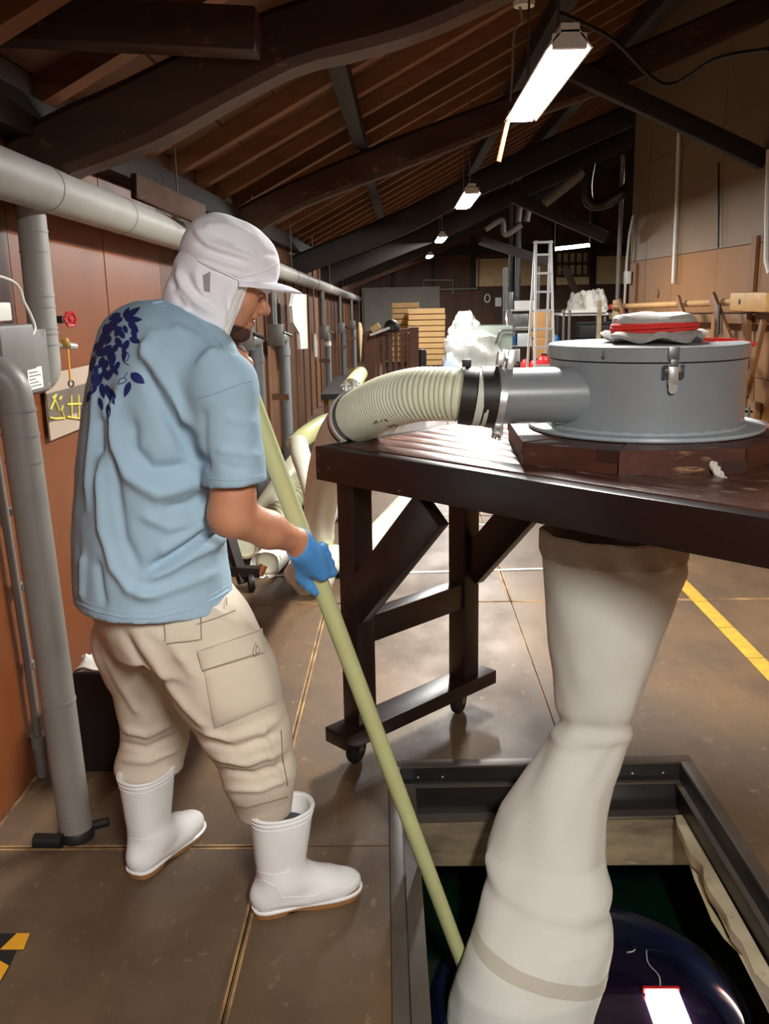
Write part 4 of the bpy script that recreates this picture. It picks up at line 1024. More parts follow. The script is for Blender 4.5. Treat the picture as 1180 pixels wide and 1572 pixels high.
tag(one('cardboard_box', 'crate_wood', lambda b: b.bar(Vector(W(570, 507, 11.9)), Vector(W(582, 499, 11.9)), .12, .07)), 'small tan block on the white board on the railing', 'box')
tag(one('helmet', 'rubber', lambda b: b.lathe([(.10, 0), (.105, .04), (.08, .10), (.04, .13), (0, .14)], 20, 0, Matrix.Translation(W(601, 507, 11.95)))), 'black rounded thing on the wooden railing before crates', 'helmet')
# crates
for si, (x0, x1, Y, ztop, n, lab) in enumerate(((602, 642, 16.9, 465, 11, 'left, farther stack'), (627, 682, 16.0, 474, 10, 'front stack'))):
    a, c = W(x0, ztop, Y), W(x1, ztop, Y)
    ht = a[2]; base = .32; hh = (ht - base) / n; wd = c[0] - a[0]
    for k in range(n):
        kk = n - k
        t = thing('wooden_crate', 'pale slatted wooden crate, %s of the %s' % ('topmost' if k == n - 1 else 'lowest' if k == 0 else ['', '', 'second', 'third', 'fourth', 'fifth', 'sixth', 'seventh', 'eighth', 'ninth', 'tenth'][kk] + ' from the top', lab), 'crate', 'pale wooden crates', (a[0] + wd / 2 + RNG.uniform(-.01, .01), Y + .3, base + k * hh), RNG.uniform(-.01, .01))
        for s in (-1, 1):
            one('side_board', 'crate_wood', lambda b: b.box((-wd / 2, s * .30 - .012, .012), (wd / 2, s * .30 + .012, hh - .006)), t)
            one('end_board', 'crate_wood', lambda b: b.box((s * wd / 2 - .012, -.288, .012), (s * wd / 2 + .012, .288, hh - .006)), t)
        one('bottom_board', 'crate_wood', lambda b: b.box((-wd / 2 + .02, -.288, .004), (wd / 2 - .02, .288, .02)), t)
cp = thing('low_platform', 'low dark platform under the wooden crates', 'platform', None, (.4, 16.6, 0))
one('deck', 'dark_box', lambda b: b.box((-.75, -.7, .24), (.75, .8, .315)), cp)
for sx in (-.65, .65):
    for sy in (-.6, .7): one('leg', 'dark_box', lambda b: b.box((sx - .05, sy - .05, 0), (sx + .05, sy + .05, .24)), cp)
tag(one('grey_tarp', 'tarp_grey', lambda b: [b.box((-1.0, 22.85, .6), (.9, 22.93, 1.72)), b.box((-.95, 22.8, .7), (-.1, 22.86, 1.6))]), 'grey tarpaulin panel on the far wall behind the crates', 'tarp')
bl = Vector(W(648, 540, 12.2)); tag(one('bollard', 'rubber', lambda b: b.lathe([(.055, -bl.z), (.055, .0), (.045, .03), (.0, .035)], 16, 0, Matrix.Translation(bl))), 'short black post right of the wooden railing', 'post')
# machine under plastic sheet
MP = Vector(((W(725, 560, 15)[0]), 15.0, 0)); mc = thing('wrapped_machine', 'pale green machine under crumpled clear plastic sheets', 'machine', None, MP)
one('machine_body', 'machine_green', lambda b: [b.box((-.05, -.25, .35), (.62, .35, 1.02), bev=.03), b.box((-.30, -.2, .1), (.0, .3, 1.1), bev=.04)], mc)
for sx in (-.25, .55): one('leg', 'steel_dull', lambda b: b.box((sx - .03, -.2, 0), (sx + .03, .3, .36)), mc)
one('pipe_arm', 'steel_dull', lambda b: b.tube(curve_pts([(.35, -.3, .75), (.40, -.32, .92), (.5, -.32, .95), (1.0, -.32, .95)], 14), .02, 10), mc)
one('side_plate', 'steel', lambda b: b.lathe([(0, -.01), (.22, -.01), (.22, .01), (0, .01)], 24, 0, axis_m((.62, .1, 1.05), (1, -.4, .2))), mc)
def drape(b, cx, w0, z0, z1, d, seed, peak=0):
    nx, nz = 34, 34; vs = []
    for i in range(nz):
        v = i / (nz - 1)
        for k in range(nx):
            a = 2 * PI * k / nx
            rr = (.30 + .70 * (1 - v) ** .6) if peak else (1 if v < .85 else 1 - (v - .85) * 4)
            q = mnoise.noise(Vector((math.cos(a) * 2 + seed, math.sin(a) * 2, v * 4)))
            vs.append((cx + math.cos(a) * w0 * rr * (1 + .22 * q), math.sin(a) * d * rr * (1 + .22 * q), z0 + (z1 - z0) * v + .05 * q))
    fs = [(i * nx + k, i * nx + (k + 1) % nx, (i + 1) * nx + (k + 1) % nx, (i + 1) * nx + k) for i in range(nz - 1) for k in range(nx)]
    fs.append(tuple((nz - 1) * nx + k for k in range(nx)))
    b.add(vs, fs, 0, True)
one('white_sheet', 'plastic_sheet', lambda b: drape(b, -.12, .30, .72, 1.24, .34, 3, 1), mc)
one('clear_sheet', 'plastic_film', lambda b: drape(b, .05, .44, .12, .98, .42, 8, 0), mc)
one('clear_sheet', 'plastic_film', lambda b: drape(b, -.25, .22, .2, .9, .36, 21, 0), mc)
for k, (px, py, cl) in enumerate(((686, 548, 'blue'), (700, 545, 'pale'))):
    pass
tag(one('blue_bag', 'pale_blue', lambda b: drape(b, W(690, 550, 14.4)[0], .13, .02, .62, .14, 5, 1)), 'bluish plastic bag at the foot of the wrapped machine', 'bag').location = (0, 14.4, 0)
# grey shelf with things
GS = Vector((W(800, 560, 16)[0], 16.2, 0)); gs = thing('metal_shelf', 'grey metal shelf rack left of the stepladder', 'shelf', None, GS)
for sx in (-.27, .27):
    for sy in (-.2, .2): one('post', 'steel_dull', lambda b: b.box((sx - .02, sy - .02, 0), (sx + .02, sy + .02, 1.95)), gs)
for z in (.3, .62, .93, 1.22): one('shelf_board', 'aluminium', lambda b: b.box((-.28, -.22, z), (.28, .22, z + .02)), gs)
for k, (z, x, wd, h, m, lab) in enumerate(((.321, -.12, .2, .26, 'white_plastic', 'white bin on the lowest shelf of grey rack'), (.641, .08, .3, .2, 'aluminium', 'silver tray box on the second shelf of grey rack'), (.641, -.17, .14, .24, 'blue_plastic', 'blue bin on the second shelf of grey rack'),
        (.951, -.05, .34, .22, 'steel_dull', 'grey metal tub on the third shelf of grey rack'), (1.241, .05, .36, .15, 'white_plastic', 'white wide box on the top shelf of grey rack'), (1.241, -.20, .10, .3, 'steel_dull', 'slim grey canister on the top shelf of grey rack'))):
    tag(one('storage_bin', m, lambda b: b.box((GS.x + x - wd / 2, GS.y - .17, z), (GS.x + x + wd / 2, GS.y + .15, z + h), bev=.01)), lab, 'bin')
# red canisters
for k, (px, Y, top, r, lab) in enumerate(((806, 14.3, 549, .075, 'red canister on the floor, leftmost of three'), (819, 14.3, 550, .075, 'red canister on the floor, middle of three'), (834, 13.6, 543, .10, 'larger red canister at the foot of the stepladder'))):
    p = Vector(W(px, top, Y)); z = p.z
    t = thing('red_canister', lab, 'canister', 'red canisters', (p.x, Y, 0))
    one('body', 'red', lambda b: b.lathe([(0, 0), (r, 0), (r, z - .10), (r * .7, z - .05), (.03, z - .02), (0, z - .02)], 20), t)
    one('head', 'rubber', lambda b: b.box((-.03, -.03, z - .03), (.05, .03, z)), t)
# stepladder
LDp = Vector((1.99, 13.0, 0)); ld_ = thing('stepladder', 'tall aluminium stepladder standing near the dark post', 'ladder', None, LDp)
for Yo, tp in ((0, 2.22), (.95, 2.18)):
    for s in (-1, 1):
        one('rail', 'aluminium', lambda b: b.bar((s * .145, Yo, 0), (s * .105, .42 + (Yo > 0) * .06, tp), .03, .06, (0, 1, 0)), ld_)
for k in range(8):
    z = .25 + k * .255; u = z / 2.2
    one('rung', 'aluminium', lambda b: b.box((-.14 + .035 * u, .42 * u - .03, z - .015), (.14 - .035 * u, .42 * u + .03, z + .015)), ld_)
one('top_plate', 'aluminium', lambda b: b.box((-.13, .38, 2.19), (.13, .52, 2.22)), ld_)
# cardboard boxes beside the ladder
for k, (px0, px1, y0, y1, Y, lab) in enumerate(((816, 846, 502, 470, 14.9, 'brown cardboard box behind the stepladder, upper'), (820, 850, 545, 503, 14.9, 'brown cardboard box behind the stepladder, lower'))):
    a, c = W(px0, y0, Y), W(px1, y1, Y)
    z0 = .82 if k == 0 else .42
    tag(one('cardboard_box', 'cardboard', lambda b: b.box((a[0], Y, z0), (c[0], Y + .35, (1.22 if k == 0 else .815)), bev=.004)), lab, 'box')
hb = thing('wooden_stand', 'low brown wooden stand under the cardboard boxes', 'stand', None, (2.17, 15.08, 0))
one('stand_top', 'rail_wood', lambda b: b.box((-.3, -.25, .38), (.3, .25, .418)), hb)
for sx in (-.25, .25):
    for sy in (-.2, .2): one('leg', 'rail_wood', lambda b: b.box((sx - .025, sy - .025, 0), (sx + .025, sy + .025, .38)), hb)
# grey trolley right of the ladder
gt = Vector((W(866, 500, 14.2)[0], 14.12, 0)); gtr = thing('steel_trolley', 'grey tubular trolley right of the stepladder', 'trolley', None, gt)
one('frame', 'steel_dull', lambda b: b.tube([(-.2, 0, .1), (-.2, 0, 1.25), (.06, 0, 1.25), (.06, 0, .1)], .022, 10), gtr)
one('frame', 'steel_dull', lambda b: b.tube([(-.2, .5, .1), (-.2, .5, 1.25), (.06, .5, 1.25), (.06, .5, .1)], .022, 10), gtr)
for z in (.35, .75): one('tray', 'steel_dull', lambda b: b.box((-.2, 0, z), (.06, .5, z + .02)), gtr)
for x in (-.2, .06):
    for y in (0, .5): one('caster', 'rubber', lambda b: b.lathe([(0, -.015), (.05, -.015), (.05, .015), (0, .015)], 16, 0, axis_m((x, y, .05), (1, 0, 0))), gtr)
tag(one('blue_bottle', 'blue_plastic', lambda b: b.lathe([(0, 0), (.07, 0), (.075, .05), (.05, .1), (0, .11)], 16, 0, Matrix.Translation((gt.x - .12, gt.y + .2, .771)))), 'blue rounded thing on the grey trolley tray', 'bottle')
# white table with bags
T0, T1 = W(862, 489, 15.2), W(935, 480, 15.2)
wt = thing('packing_table', 'white topped table piled with white bags, far right', 'table', None, ((T0[0] + T1[0]) / 2, 15.6, 0))
hwid = (T1[0] - T0[0]) / 2; tz = 1.18
one('tabletop', 'white_plastic', lambda b: b.box((-hwid, -.35, tz - .04), (hwid, .4, tz), bev=.005), wt)
for sx in (-hwid + .05, hwid - .05):
    for sy in (-.3, .35): one('leg', 'steel_dull', lambda b: b.box((sx - .02, sy - .02, 0), (sx + .02, sy + .02, tz - .04)), wt)
for k, (px, r, h, lab) in enumerate(((884, .16, .30, 'grey looped bag on packing table, leftmost'), (905, .24, .34, 'pointed white bag in the middle of packing table'), (924, .14, .36, 'rounded white bag at right end of packing table'))):
    X = W(px, 475, 15.4)[0]
    o = tag(one('white_bag', 'cloth_white' if k else 'grey_cloth', lambda b: drape(b, 0, r, 0.005, h, .2, 30 + k, 1)), lab, 'bag', 'bags on the packing table'); o.location = (X, 15.55 + .1 * (k - 1), tz + .012)
o = tag(one('flat_sack', 'cloth_white', lambda b: b.box((-hwid * .9, -.3, 0), (hwid * .9, -.02, .05), bev=.02)), 'flat white sack along the front of packing table', 'bag'); o.location = (wt.location.x, 15.5, tz + .001)
for k, (z0, z1) in enumerate(((.30, .55), (.555, .80), (.805, 1.05))):
    tag(one('black_crate', 'rubber', lambda b: [b.box((wt.location.x - hwid * .45, 14.75, z0), (wt.location.x + hwid * .95, 15.2, z1 - .02), bev=.008), b.box((wt.location.x - hwid * .47, 14.73, z1 - .03), (wt.location.x + hwid * .97, 15.2, z1 - .004))]), 'black plastic crate before packing table, %s of the stack' % ('bottom', 'middle', 'top')[k], 'crate', 'black crates')
tag(one('low_pallet', 'rail_wood', lambda b: [b.box((wt.location.x - .4, 14.72, .2), (wt.location.x + .5, 15.2, .298)), b.box((wt.location.x - .4, 14.72, 0), (wt.location.x - .3, 15.2, .2)), b.box((wt.location.x + .4, 14.72, 0), (wt.location.x + .5, 15.2, .2))]), 'low wooden pallet under the black crates', 'pallet')
# wall tube lamp of the far bay, lattice window, diagonal strut
ft = thing('wall_tube_lamp', 'bare glowing tube lamp high in the far right bay', 'lamp', None, W(878, 381, 17.2))
e0, e1 = Vector(W(852, 383, 17.2)), Vector(W(905, 377, 17.2)); fo = Vector(ft.location)
one('tube', 'far_tube', lambda b: b.tube([e0 - fo, e1 - fo], .022, 10), ft)
one('lamp_holder', 'lamp_white', lambda b: b.bar(e0 - fo + Vector((0, .05, .03)), e1 - fo + Vector((0, .05, .03)), .06, .03), ft)
one('hanger_rod', 'steel_dull', lambda b: [b.tube([p - fo + Vector((0, .05, .04)), Vector((p.x - fo.x, .05, roof_z(p.x) - fo.z))], .006, 6) for p in (e0, e1)], ft)
lt = thing('lattice_window', 'small dark lattice shutter high on the far wall', 'shutter', None, W(878, 405, 22.8))
lo_ = Vector(lt.location)
one('shutter_frame', 'beam', lambda b: [b.box((-.42, -.03, -.30), (.42, .03, -.25)), b.box((-.42, -.03, .25), (.42, .03, .30)), b.box((-.42, -.03, -.25), (-.36, .03, .25)), b.box((.36, -.03, -.25), (.42, .03, .25))], lt)
for k in range(4): one('lattice_bar', 'beam', lambda b: b.box((-.24 + k * .16 - .025, -.02, -.25), (-.24 + k * .16 + .025, .02, .25)), lt)
one('lattice_bar', 'beam', lambda b: b.box((-.36, -.025, -.03), (.36, .025, .03)), lt)
one('backing', 'poster_tan', lambda b: b.box((-.36, .05, -.25), (.36, .06, .25)), lt)
wood('diagonal_strut', 'dark diagonal strut above packing table in the far bay', 'beam', W(866, 410, 18.5), W(886, 452, 18.5), .12, .12, 'beam')
tag(one('white_hose_reel', 'white_plastic', lambda b: b.tube(curve_pts([Vector(W(748 + 4 * math.cos(a), 458 + 6 * math.sin(a), 22.94)) for a in np.linspace(0, 2 * PI, 12)] , 40), .018, 8)), 'small white loop hanging on the far brown wall', 'hose')
tag(one('thermometer', 'white_plastic', lambda b: b.box((-.02, 0, .05), (.14, .05, .27), bev=.02)), 'slim white device hanging by the brown far post', 'device').location = W(761, 474, 22.92)
tag(one('overhead_pipe', 'pvc_dark', lambda b: [b.tube([W(575, 447, 22.9), W(733, 443, 22.9), W(735, 395, 22.9)], .026, 8), b.tube([W(650, 444, 22.9), W(650, 430, 22.9), W(695, 430, 22.9), W(695, 452, 22.9)], .024, 8)]), 'thin grey pipe run across the far end under the roof', 'pipe')
for k, (x, lab) in enumerate(((796, 'grey tall duct pipe left of the stepladder'), (787, 'pale thin tall pipe beside the grey duct pipe'))):
    a = W(x, 400, 16.5)
    tag(one('duct_pipe', 'pvc', lambda b: b.tube([(a[0], 16.6 + .2 * k, 0), (a[0], 16.6 + .2 * k, roof_z(a[0]) - .2)], .05 - .015 * k, 14)), lab, 'pipe')
for k, pts in enumerate(([W(745, 352, 14.5), W(770, 338, 14.5), W(775, 360, 14.5), W(800, 345, 14.5)], [W(795, 340, 13.8), W(800, 310, 13.8), W(812, 312, 13.8), W(808, 340, 13.8)])):
    tag(one('bent_pipe', 'pvc_dark', lambda b: b.tube(curve_pts(pts, 20), .045, 12)), ('kinked grey pipe high under the far roof', 'grey pipe loop beneath third roof beam')[k], 'pipe')
pp = W(898, 300, 10.6)
tag(one('overhead_duct', 'black_metal', lambda b: b.tube(curve_pts([W(905, 250, 10.2), W(900, 285, 10.2), W(905, 312, 10.2), W(930, 312, 10.2), W(952, 298, 10.1), W(962, 290, 10.1)], 24), .06, 14)), 'dark bent duct pipe high by the wall end post', 'pipe')
tag(one('roof_pipe', 'pvc_dark', lambda b: b.tube([W(835, 312, 10.2), W(895, 265, 10.2)], .05, 12)), 'grey pipe slanting under roof above wall end', 'pipe')

# ================================================================== RIGHT WALL: conduits, racks, tools
XW = XR - .03
for k, (pts, r, lab) in enumerate((([(1043, 170), (1038, 330), (1033, 435)], .018, 'white vertical conduit on right wall, left of two'), ([(1180, 230), (1177, 330), (1176, 400), (1181, 420)], .018, 'white vertical conduit with hooked end at right frame edge'),
        ([(972, 330), (966, 360), (962, 400), (958, 470)], .014, 'thin pale conduit beside the dark post at wall end'))):
    P = [WX(x, y, XW) for x, y in pts]
    tag(one('wall_conduit', 'white_plastic', lambda b: b.tube(P, r, 10)), lab, 'pipe')
tag(one('switch_box', 'white_plastic', lambda b: b.box((-.02, -.07, -.06), (.03, .07, .07), bev=.008)), 'small pale switch box on thin conduit at wall end', 'box').location = WX(962, 427, XW - .02)
tag(one('switch_box', 'poster_tan', lambda b: b.box((-.02, -.08, -.10), (.03, .08, .10), bev=.008)), 'beige box low beside the dark post at wall end', 'box').location = WX(945, 475, XW - .12)
tag(one('post_conduit', 'pvc_dark', lambda b: b.tube([(2.33, 10.22, 0), (2.33, 10.22, 2.9)], .022, 10)), 'grey conduit running up the dark wall end post', 'pipe')
tag(one('pale_batten', 'pale_wood', lambda b: b.box((2.12, 10.20, 0), (2.16, 10.25, 1.42))), 'pale thin batten standing at the dark wall end post', 'board')
tag(one('wall_wire', 'rubber', lambda b: b.tube([WX(1103, 250, XW), WX(1102, 380, XW)], .008, 6)), 'thin dark cord down the right wall panels', 'wire')
mp = Vector(WX(1132, 463, XR - .20)); pq = Vector(WX(938, 471, XR - .20))
ml = thing('long_mallet', 'long handled wooden mallet lying on the rack at right wall', 'mallet', None, mp)
one('handle', 'pole_wood', lambda b: b.tube([(0, 0.02, 0), pq - mp], .026, 14), ml)
hd = (mp - pq).normalized()
one('head', 'mallet_wood', lambda b: b.box((-.055, -.62, -.062), (.055, .01, .062), bev=.022), ml)
one('head_hole', 'rubber', lambda b: b.lathe([(0, 0), (.018, 0), (.018, .002), (0, .002)], 16, 0, axis_m((-.0555, -.19, .0), (-1, 0, 0))), ml)
one('joint_ring', 'rack_wood', lambda b: b.tube([(pq - mp) * .34, (pq - mp) * .345], .029, 14), ml)
one('red_tip', 'red_rope', lambda b: b.tube([(pq - mp) * .97, (pq - mp) * 1.0], .030, 14), ml)
def rk(name, label, p, q, wd, th, Xp, m='rack_wood'):
    a, c = WX(p[0], p[1], Xp), WX(q[0], q[1], Xp)
    return tag(one(name, m, lambda b: b.bar(a, c, wd, th, (-1, 0, 0), 0, .003)), label, 'board', 'rack timbers at the right wall')
rk('rack_rail', 'long dark rack rail on right wall just under the mallet', (938, 485), (1200, 490), .07, .05, XR - .075)
rk('rack_paddle', 'slanted flat paddle crossing the mallet handle, middle', (1040, 457), (1064, 530), .055, .025, XR - .27)
rk('rack_paddle', 'slanted short paddle at far end of the rack', (950, 462), (962, 500), .06, .025, XR - .27)
rk('rack_paddle', 'wide slanted paddle crossing the rack near the mallet head', (1093, 456), (1146, 590), .085, .025, XR - .27)
rk('rack_prop', 'upright dark prop between the two wide paddles', (1099, 482), (1093, 560), .075, .04, XR - .13)
rk('rack_prop', 'upright brown prop right under the mallet head', (1147, 482), (1139, 626), .085, .04, XR - .13)
rk('rack_prop', 'slanted prop meeting the upright under mallet head', (1172, 492), (1146, 604), .05, .03, XR - .18)
rk('rack_prop', 'slanted prop rising from drum edge to the upright', (1115, 540), (1140, 602), .06, .03, XR - .18)
tag(one('black_strap', 'rubber', lambda b: b.bar(WX(1104, 468, XR - .3), WX(1102, 514, XR - .3), .035, .01, (-1, 0, 0))), 'black strap hanging from the wide slanted paddle', 'strap')
rk('wall_ledge', 'thin low wooden ledge on right wall behind drum', (1115, 630), (1160, 632), .02, .04, XR - .03, 'rack_wood')
tag(one('outlet_box', 'pvc', lambda b: b.box((-.02, -.06, -.10), (.02, .06, .10), bev=.006)), 'grey narrow outlet box low on the right wall', 'box').location = WX(1147, 645, XR - .03)
tag(one('outlet_wood', 'rack_wood', lambda b: b.box((-.02, -.045, -.10), (.02, .045, .12), bev=.004)), 'small upright wood block beside the grey outlet box', 'block').location = WX(1158, 643, XR - .03)
tag(one('socket_pipe', 'pvc', lambda b: b.tube([WX(1148, 612, XR - .03), WX(1150, 480, XR - .03)], .010, 8)), 'thin grey conduit rising from the grey outlet box', 'pipe')
wd_ = W(905, 135, 6)
tag(one('cable_bundle', 'rubber', lambda b: [b.tube(curve_pts([W(860, 20, 5.2), W(940, 60, 5.6), W(1020, 130, 6.0), W(1100, 90, 5.6), W(1180, 75, 5.2)], 24), .012, 8)]), 'dark sagging cable under roof at the right', 'cable')
tag(one('lamp_cord', 'pvc_dark', lambda b: b.tube(curve_pts([(.42, 4.45, roof_z(.42)), W(800, 20, 4.4), W(789, 50, 4.42), W(786, 120, 4.45), (.50, 4.46, 2.35)], 24), .006, 6)), 'thin cord hanging from roof to the nearest lamp', 'cord')
tag(one('cord_rose', 'white_plastic', lambda b: b.lathe([(0, 0), (.045, 0), (.05, .03), (.03, .05), (0, .05)], 18, 0, Matrix.Translation(W(804, 10, 4.4)))), 'small pale fitting on the roof at the top edge', 'fitting')

# ================================================================== FLOOR MARKINGS
def stripes(name, label, p, q, wdt, pitch, ratio=.5, slant=.06):
    p, q = Vector(p), Vector(q); d = (q - p); L = d.length; d.normalize(); nrm = Vector((-d.y, d.x, 0))
    t = thing(name, label, 'tape', None, p)
    one('base_strip', 'tape_black', lambda b: b.prism([tuple((nrm * (-wdt / 2)).xy), tuple((d * L - nrm * wdt / 2).xy), tuple((d * L + nrm * wdt / 2).xy), tuple((nrm * wdt / 2).xy)], 0, .0008), t)
    s = 0.01; k = 0
    while s + pitch * ratio + slant < L:
        a = d * s - nrm * wdt * .5; b2 = d * (s + pitch * ratio) - nrm * wdt * .5
        c = d * (s + pitch * ratio + slant) + nrm * wdt * .5; e = d * (s + slant) + nrm * wdt * .5
        one('yellow_stripe', 'tape_yellow', lambda b: b.prism([tuple(v.xy) for v in (a, b2, c, e)], .0008, .0013), t)
        s += pitch
    return t
wz = .0016
tp = thing('yellow_tape', 'worn yellow floor tape strip running along the floor, right', 'tape', None, (1.452, 3.2, wz))
for k in range(9):
    one('tape_piece', 'yellow', lambda b: b.prism([(-.036, -1.4 + k * .36), (.036, -1.4 + k * .36), (.036, -1.045 + k * .36), (-.036, -1.045 + k * .36)], 0, .0008), tp)
hp = WZ(0, 1468, 0)
hz = thing('hazard_tape', 'black and yellow hazard tape corner at lower left edge', 'tape', None, (hp[0] - .06, hp[1], wz))
def hpoly(m, pts, z0, z1): return one('hazard_stripe' if m == 'tape_yellow' else 'base_strip', m, lambda b: b.prism([tuple((Vector(WZ(x, y, 0)) - Vector(hz.location)).xy) for x, y in pts], z0, z1), hz)
hpoly('tape_black', [(-60, 1434), (46, 1434), (36, 1459), (-70, 1459)], 0, .0006)
hpoly('tape_black', [(-70, 1459), (26, 1459), (14, 1487), (-30, 1560), (-110, 1560)], 0, .0006)
hpoly('tape_yellow', [(26, 1434), (46, 1434), (36, 1459), (0, 1459)], .0006, .0012)
hpoly('tape_yellow', [(0, 1476), (14, 1484), (-30, 1560), (-60, 1560), (-40, 1500)], .0006, .0012)

# ================================================================== THE MAN
from mathutils.bvhtree import BVHTree
def grid_axis(segs):
    out = [segs[0][0]]
    for a, c, h in segs:
        n = max(1, int(round((c - a) / h))); out += list(a + (c - a) * np.arange(1, n + 1) / n)
    return np.array(out)
class Field:
    """signed distance field on a rectilinear grid, meshed by surface nets"""
    def __init__(s, xs, ys, zs):
        s.ax = [np.asarray(a, float) for a in (xs, ys, zs)]
        s.F = np.full(tuple(len(a) for a in s.ax), 0.5)
    def _sl(s, lo, hi, m):
        r = []
        for k in range(3):
            i = max(0, np.searchsorted(s.ax[k], lo[k] - m) - 1); j = min(len(s.ax[k]), np.searchsorted(s.ax[k], hi[k] + m) + 1)
            r.append(slice(i, max(j, i + 1)))
        return tuple(r)
    def pts(s, sl):
        X, Y, Z = np.meshgrid(s.ax[0][sl[0]], s.ax[1][sl[1]], s.ax[2][sl[2]], indexing='ij', sparse=True)
        return X, Y, Z
    def comb(s, sl, d, k, op):
        A = s.F[sl]
        if op == 'sub':
            if k > 0:
                h = np.clip(k - np.abs(A + d), 0, None) / k; s.F[sl] = np.maximum(A, -d) + h * h * k * .25
            else: s.F[sl] = np.maximum(A, -d)
        else:
            h = np.clip(k - np.abs(A - d), 0, None) / k if k > 0 else 0
            s.F[sl] = np.minimum(A, d) - h * h * k * .25
    def cone(s, p, r1, q, r2, k=.02, op='add', flat=None, m=.05):
        p = np.array(p, float); q = np.array(q, float)
        R = max(r1, r2) * (max(flat[1], 1) if flat else 1)
        sl = s._sl(np.minimum(p, q) - R, np.maximum(p, q) + R, m)
        X, Y, Z = s.pts(sl)
        dx, dy, dz = X - p[0], Y - p[1], Z - p[2]
        if flat:
            a = np.array(flat[0], float); a /= np.linalg.norm(a); f = 1 / flat[1] - 1
            t = (dx * a[0] + dy * a[1] + dz * a[2]) * f
            dx, dy, dz = dx + a[0] * t, dy + a[1] * t, dz + a[2] * t
            e = q - p; q2 = p + e + a * (np.dot(e, a) * f)
        else: q2 = q
        e = q2 - p; L2 = max(np.dot(e, e), 1e-12)
        t = np.clip((dx * e[0] + dy * e[1] + dz * e[2]) / L2, 0, 1)
        d = np.sqrt((dx - e[0] * t) ** 2 + (dy - e[1] * t) ** 2 + (dz - e[2] * t) ** 2) - (r1 + (r2 - r1) * t)
        s.comb(sl, d, k, op); return s
    def ball(s, c, r, k=.01, op='add', fr=None, m=.04):
        """ellipsoid; r = radii along the frame fr (3 unit vectors)"""
        c = np.array(c, float); r = np.array(r if hasattr(r, '__len__') else (r, r, r), float)
        R = r.max(); sl = s._sl(c - R, c + R, m); X, Y, Z = s.pts(sl)
        X, Y, Z = X - c[0], Y - c[1], Z - c[2]
        fr = np.eye(3) if fr is None else np.array(fr, float)
        u = [(X * f[0] + Y * f[1] + Z * f[2]) / rr for f, rr in zip(fr, r)]
        g = np.sqrt(u[0] ** 2 + u[1] ** 2 + u[2] ** 2)
        d = (g - 1) * r.min() if r.max() / r.min() < 1.05 else (g - 1) * g / np.maximum(np.sqrt(sum((v / rr) ** 2 for v, rr in zip(u, r))), 1e-6)
        s.comb(sl, d, k, op); return s
    def loft(s, rows, ax_r, ax_f, k=.03, op='add', pw=2.3):
        """rows of (z, cx, cy, a, b) upwards: generalised cylinder with elliptic sections"""
        rows = np.array(sorted([tuple(map(float, r)) for r in rows]))
        R = rows[:, 3:].max() * 1.1
        lo = [rows[:, 1].min() - R, rows[:, 2].min() - R, rows[0, 0]]; hi = [rows[:, 1].max() + R, rows[:, 2].max() + R, rows[-1, 0]]
        sl = s._sl(lo, hi, .05); X, Y, Z = s.pts(sl); z = Z.ravel()
        v = [np.interp(z, rows[:, 0], rows[:, j])[None, None, :] for j in range(1, 5)]
        dx, dy = X - v[0], Y - v[1]
        u = np.abs(dx * ax_r[0] + dy * ax_r[1]) / v[2]; w_ = np.abs(dx * ax_f[0] + dy * ax_f[1]) / v[3]
        g = (u ** pw + w_ ** pw) ** (1 / pw)
        d = (g - 1) * np.minimum(v[2], v[3])
        d = np.maximum(d, np.maximum(rows[0, 0] - Z, Z - rows[-1, 0]))
        s.comb(sl, d, k, op); return s
    def plane(s, p, n):
        """keep the side where (x-p).n < 0"""
        n = np.array(n, float); n /= np.linalg.norm(n); X, Y, Z = s.pts((slice(None),) * 3)
        s.F = np.maximum(s.F, (X - p[0]) * n[0] + (Y - p[1]) * n[1] + (Z - p[2]) * n[2]); return s
    def mesh(s):
        F = s.F; sg = F < 0
        nx, ny, nz = F.shape
        c = [sg[i:nx - 1 + i, j:ny - 1 + j, k:nz - 1 + k] for i in (0, 1) for j in (0, 1) for k in (0, 1)]
        cnt = sum(a.astype(np.int8) for a in c); act = (cnt > 0) & (cnt < 8)
        I = np.argwhere(act); idx = np.full(act.shape, -1, int); idx[act] = np.arange(len(I))
        off = np.array([(i, j, k) for i in (0, 1) for j in (0, 1) for k in (0, 1)])
        val = np.stack([F[I[:, 0] + o[0], I[:, 1] + o[1], I[:, 2] + o[2]] for o in off], 1)
        acc = np.zeros((len(I), 3)); n = np.zeros(len(I))
        for a in range(8):
            for b in range(a + 1, 8):
                if np.abs(off[a] - off[b]).sum() != 1: continue
                va, vb = val[:, a], val[:, b]; m = (va < 0) != (vb < 0)
                t = np.where(m, va / np.where(m, va - vb, 1), 0)
                acc[m] += off[a] + (off[b] - off[a]) * t[m, None]; n[m] += 1
        fr = acc / n[:, None]
        V = np.stack([s.ax[k][I[:, k]] + fr[:, k] * (s.ax[k][I[:, k] + 1] - s.ax[k][I[:, k]]) for k in range(3)], 1)
        Q = []
        for d in range(3):
            e1, e2 = [(1, 2), (2, 0), (0, 1)][d]
            A = np.take(sg, range(0, F.shape[d] - 1), d); B = np.take(sg, range(1, F.shape[d]), d)
            E = np.argwhere(A != B); E = E[(E[:, e1] > 0) & (E[:, e2] > 0) & (E[:, e1] < F.shape[e1] - 1) & (E[:, e2] < F.shape[e2] - 1)]
            q = []
            for o1, o2 in ((0, 0), (-1, 0), (-1, -1), (0, -1)):
                G = E.copy(); G[:, e1] += o1; G[:, e2] += o2; q.append(idx[G[:, 0], G[:, 1], G[:, 2]])
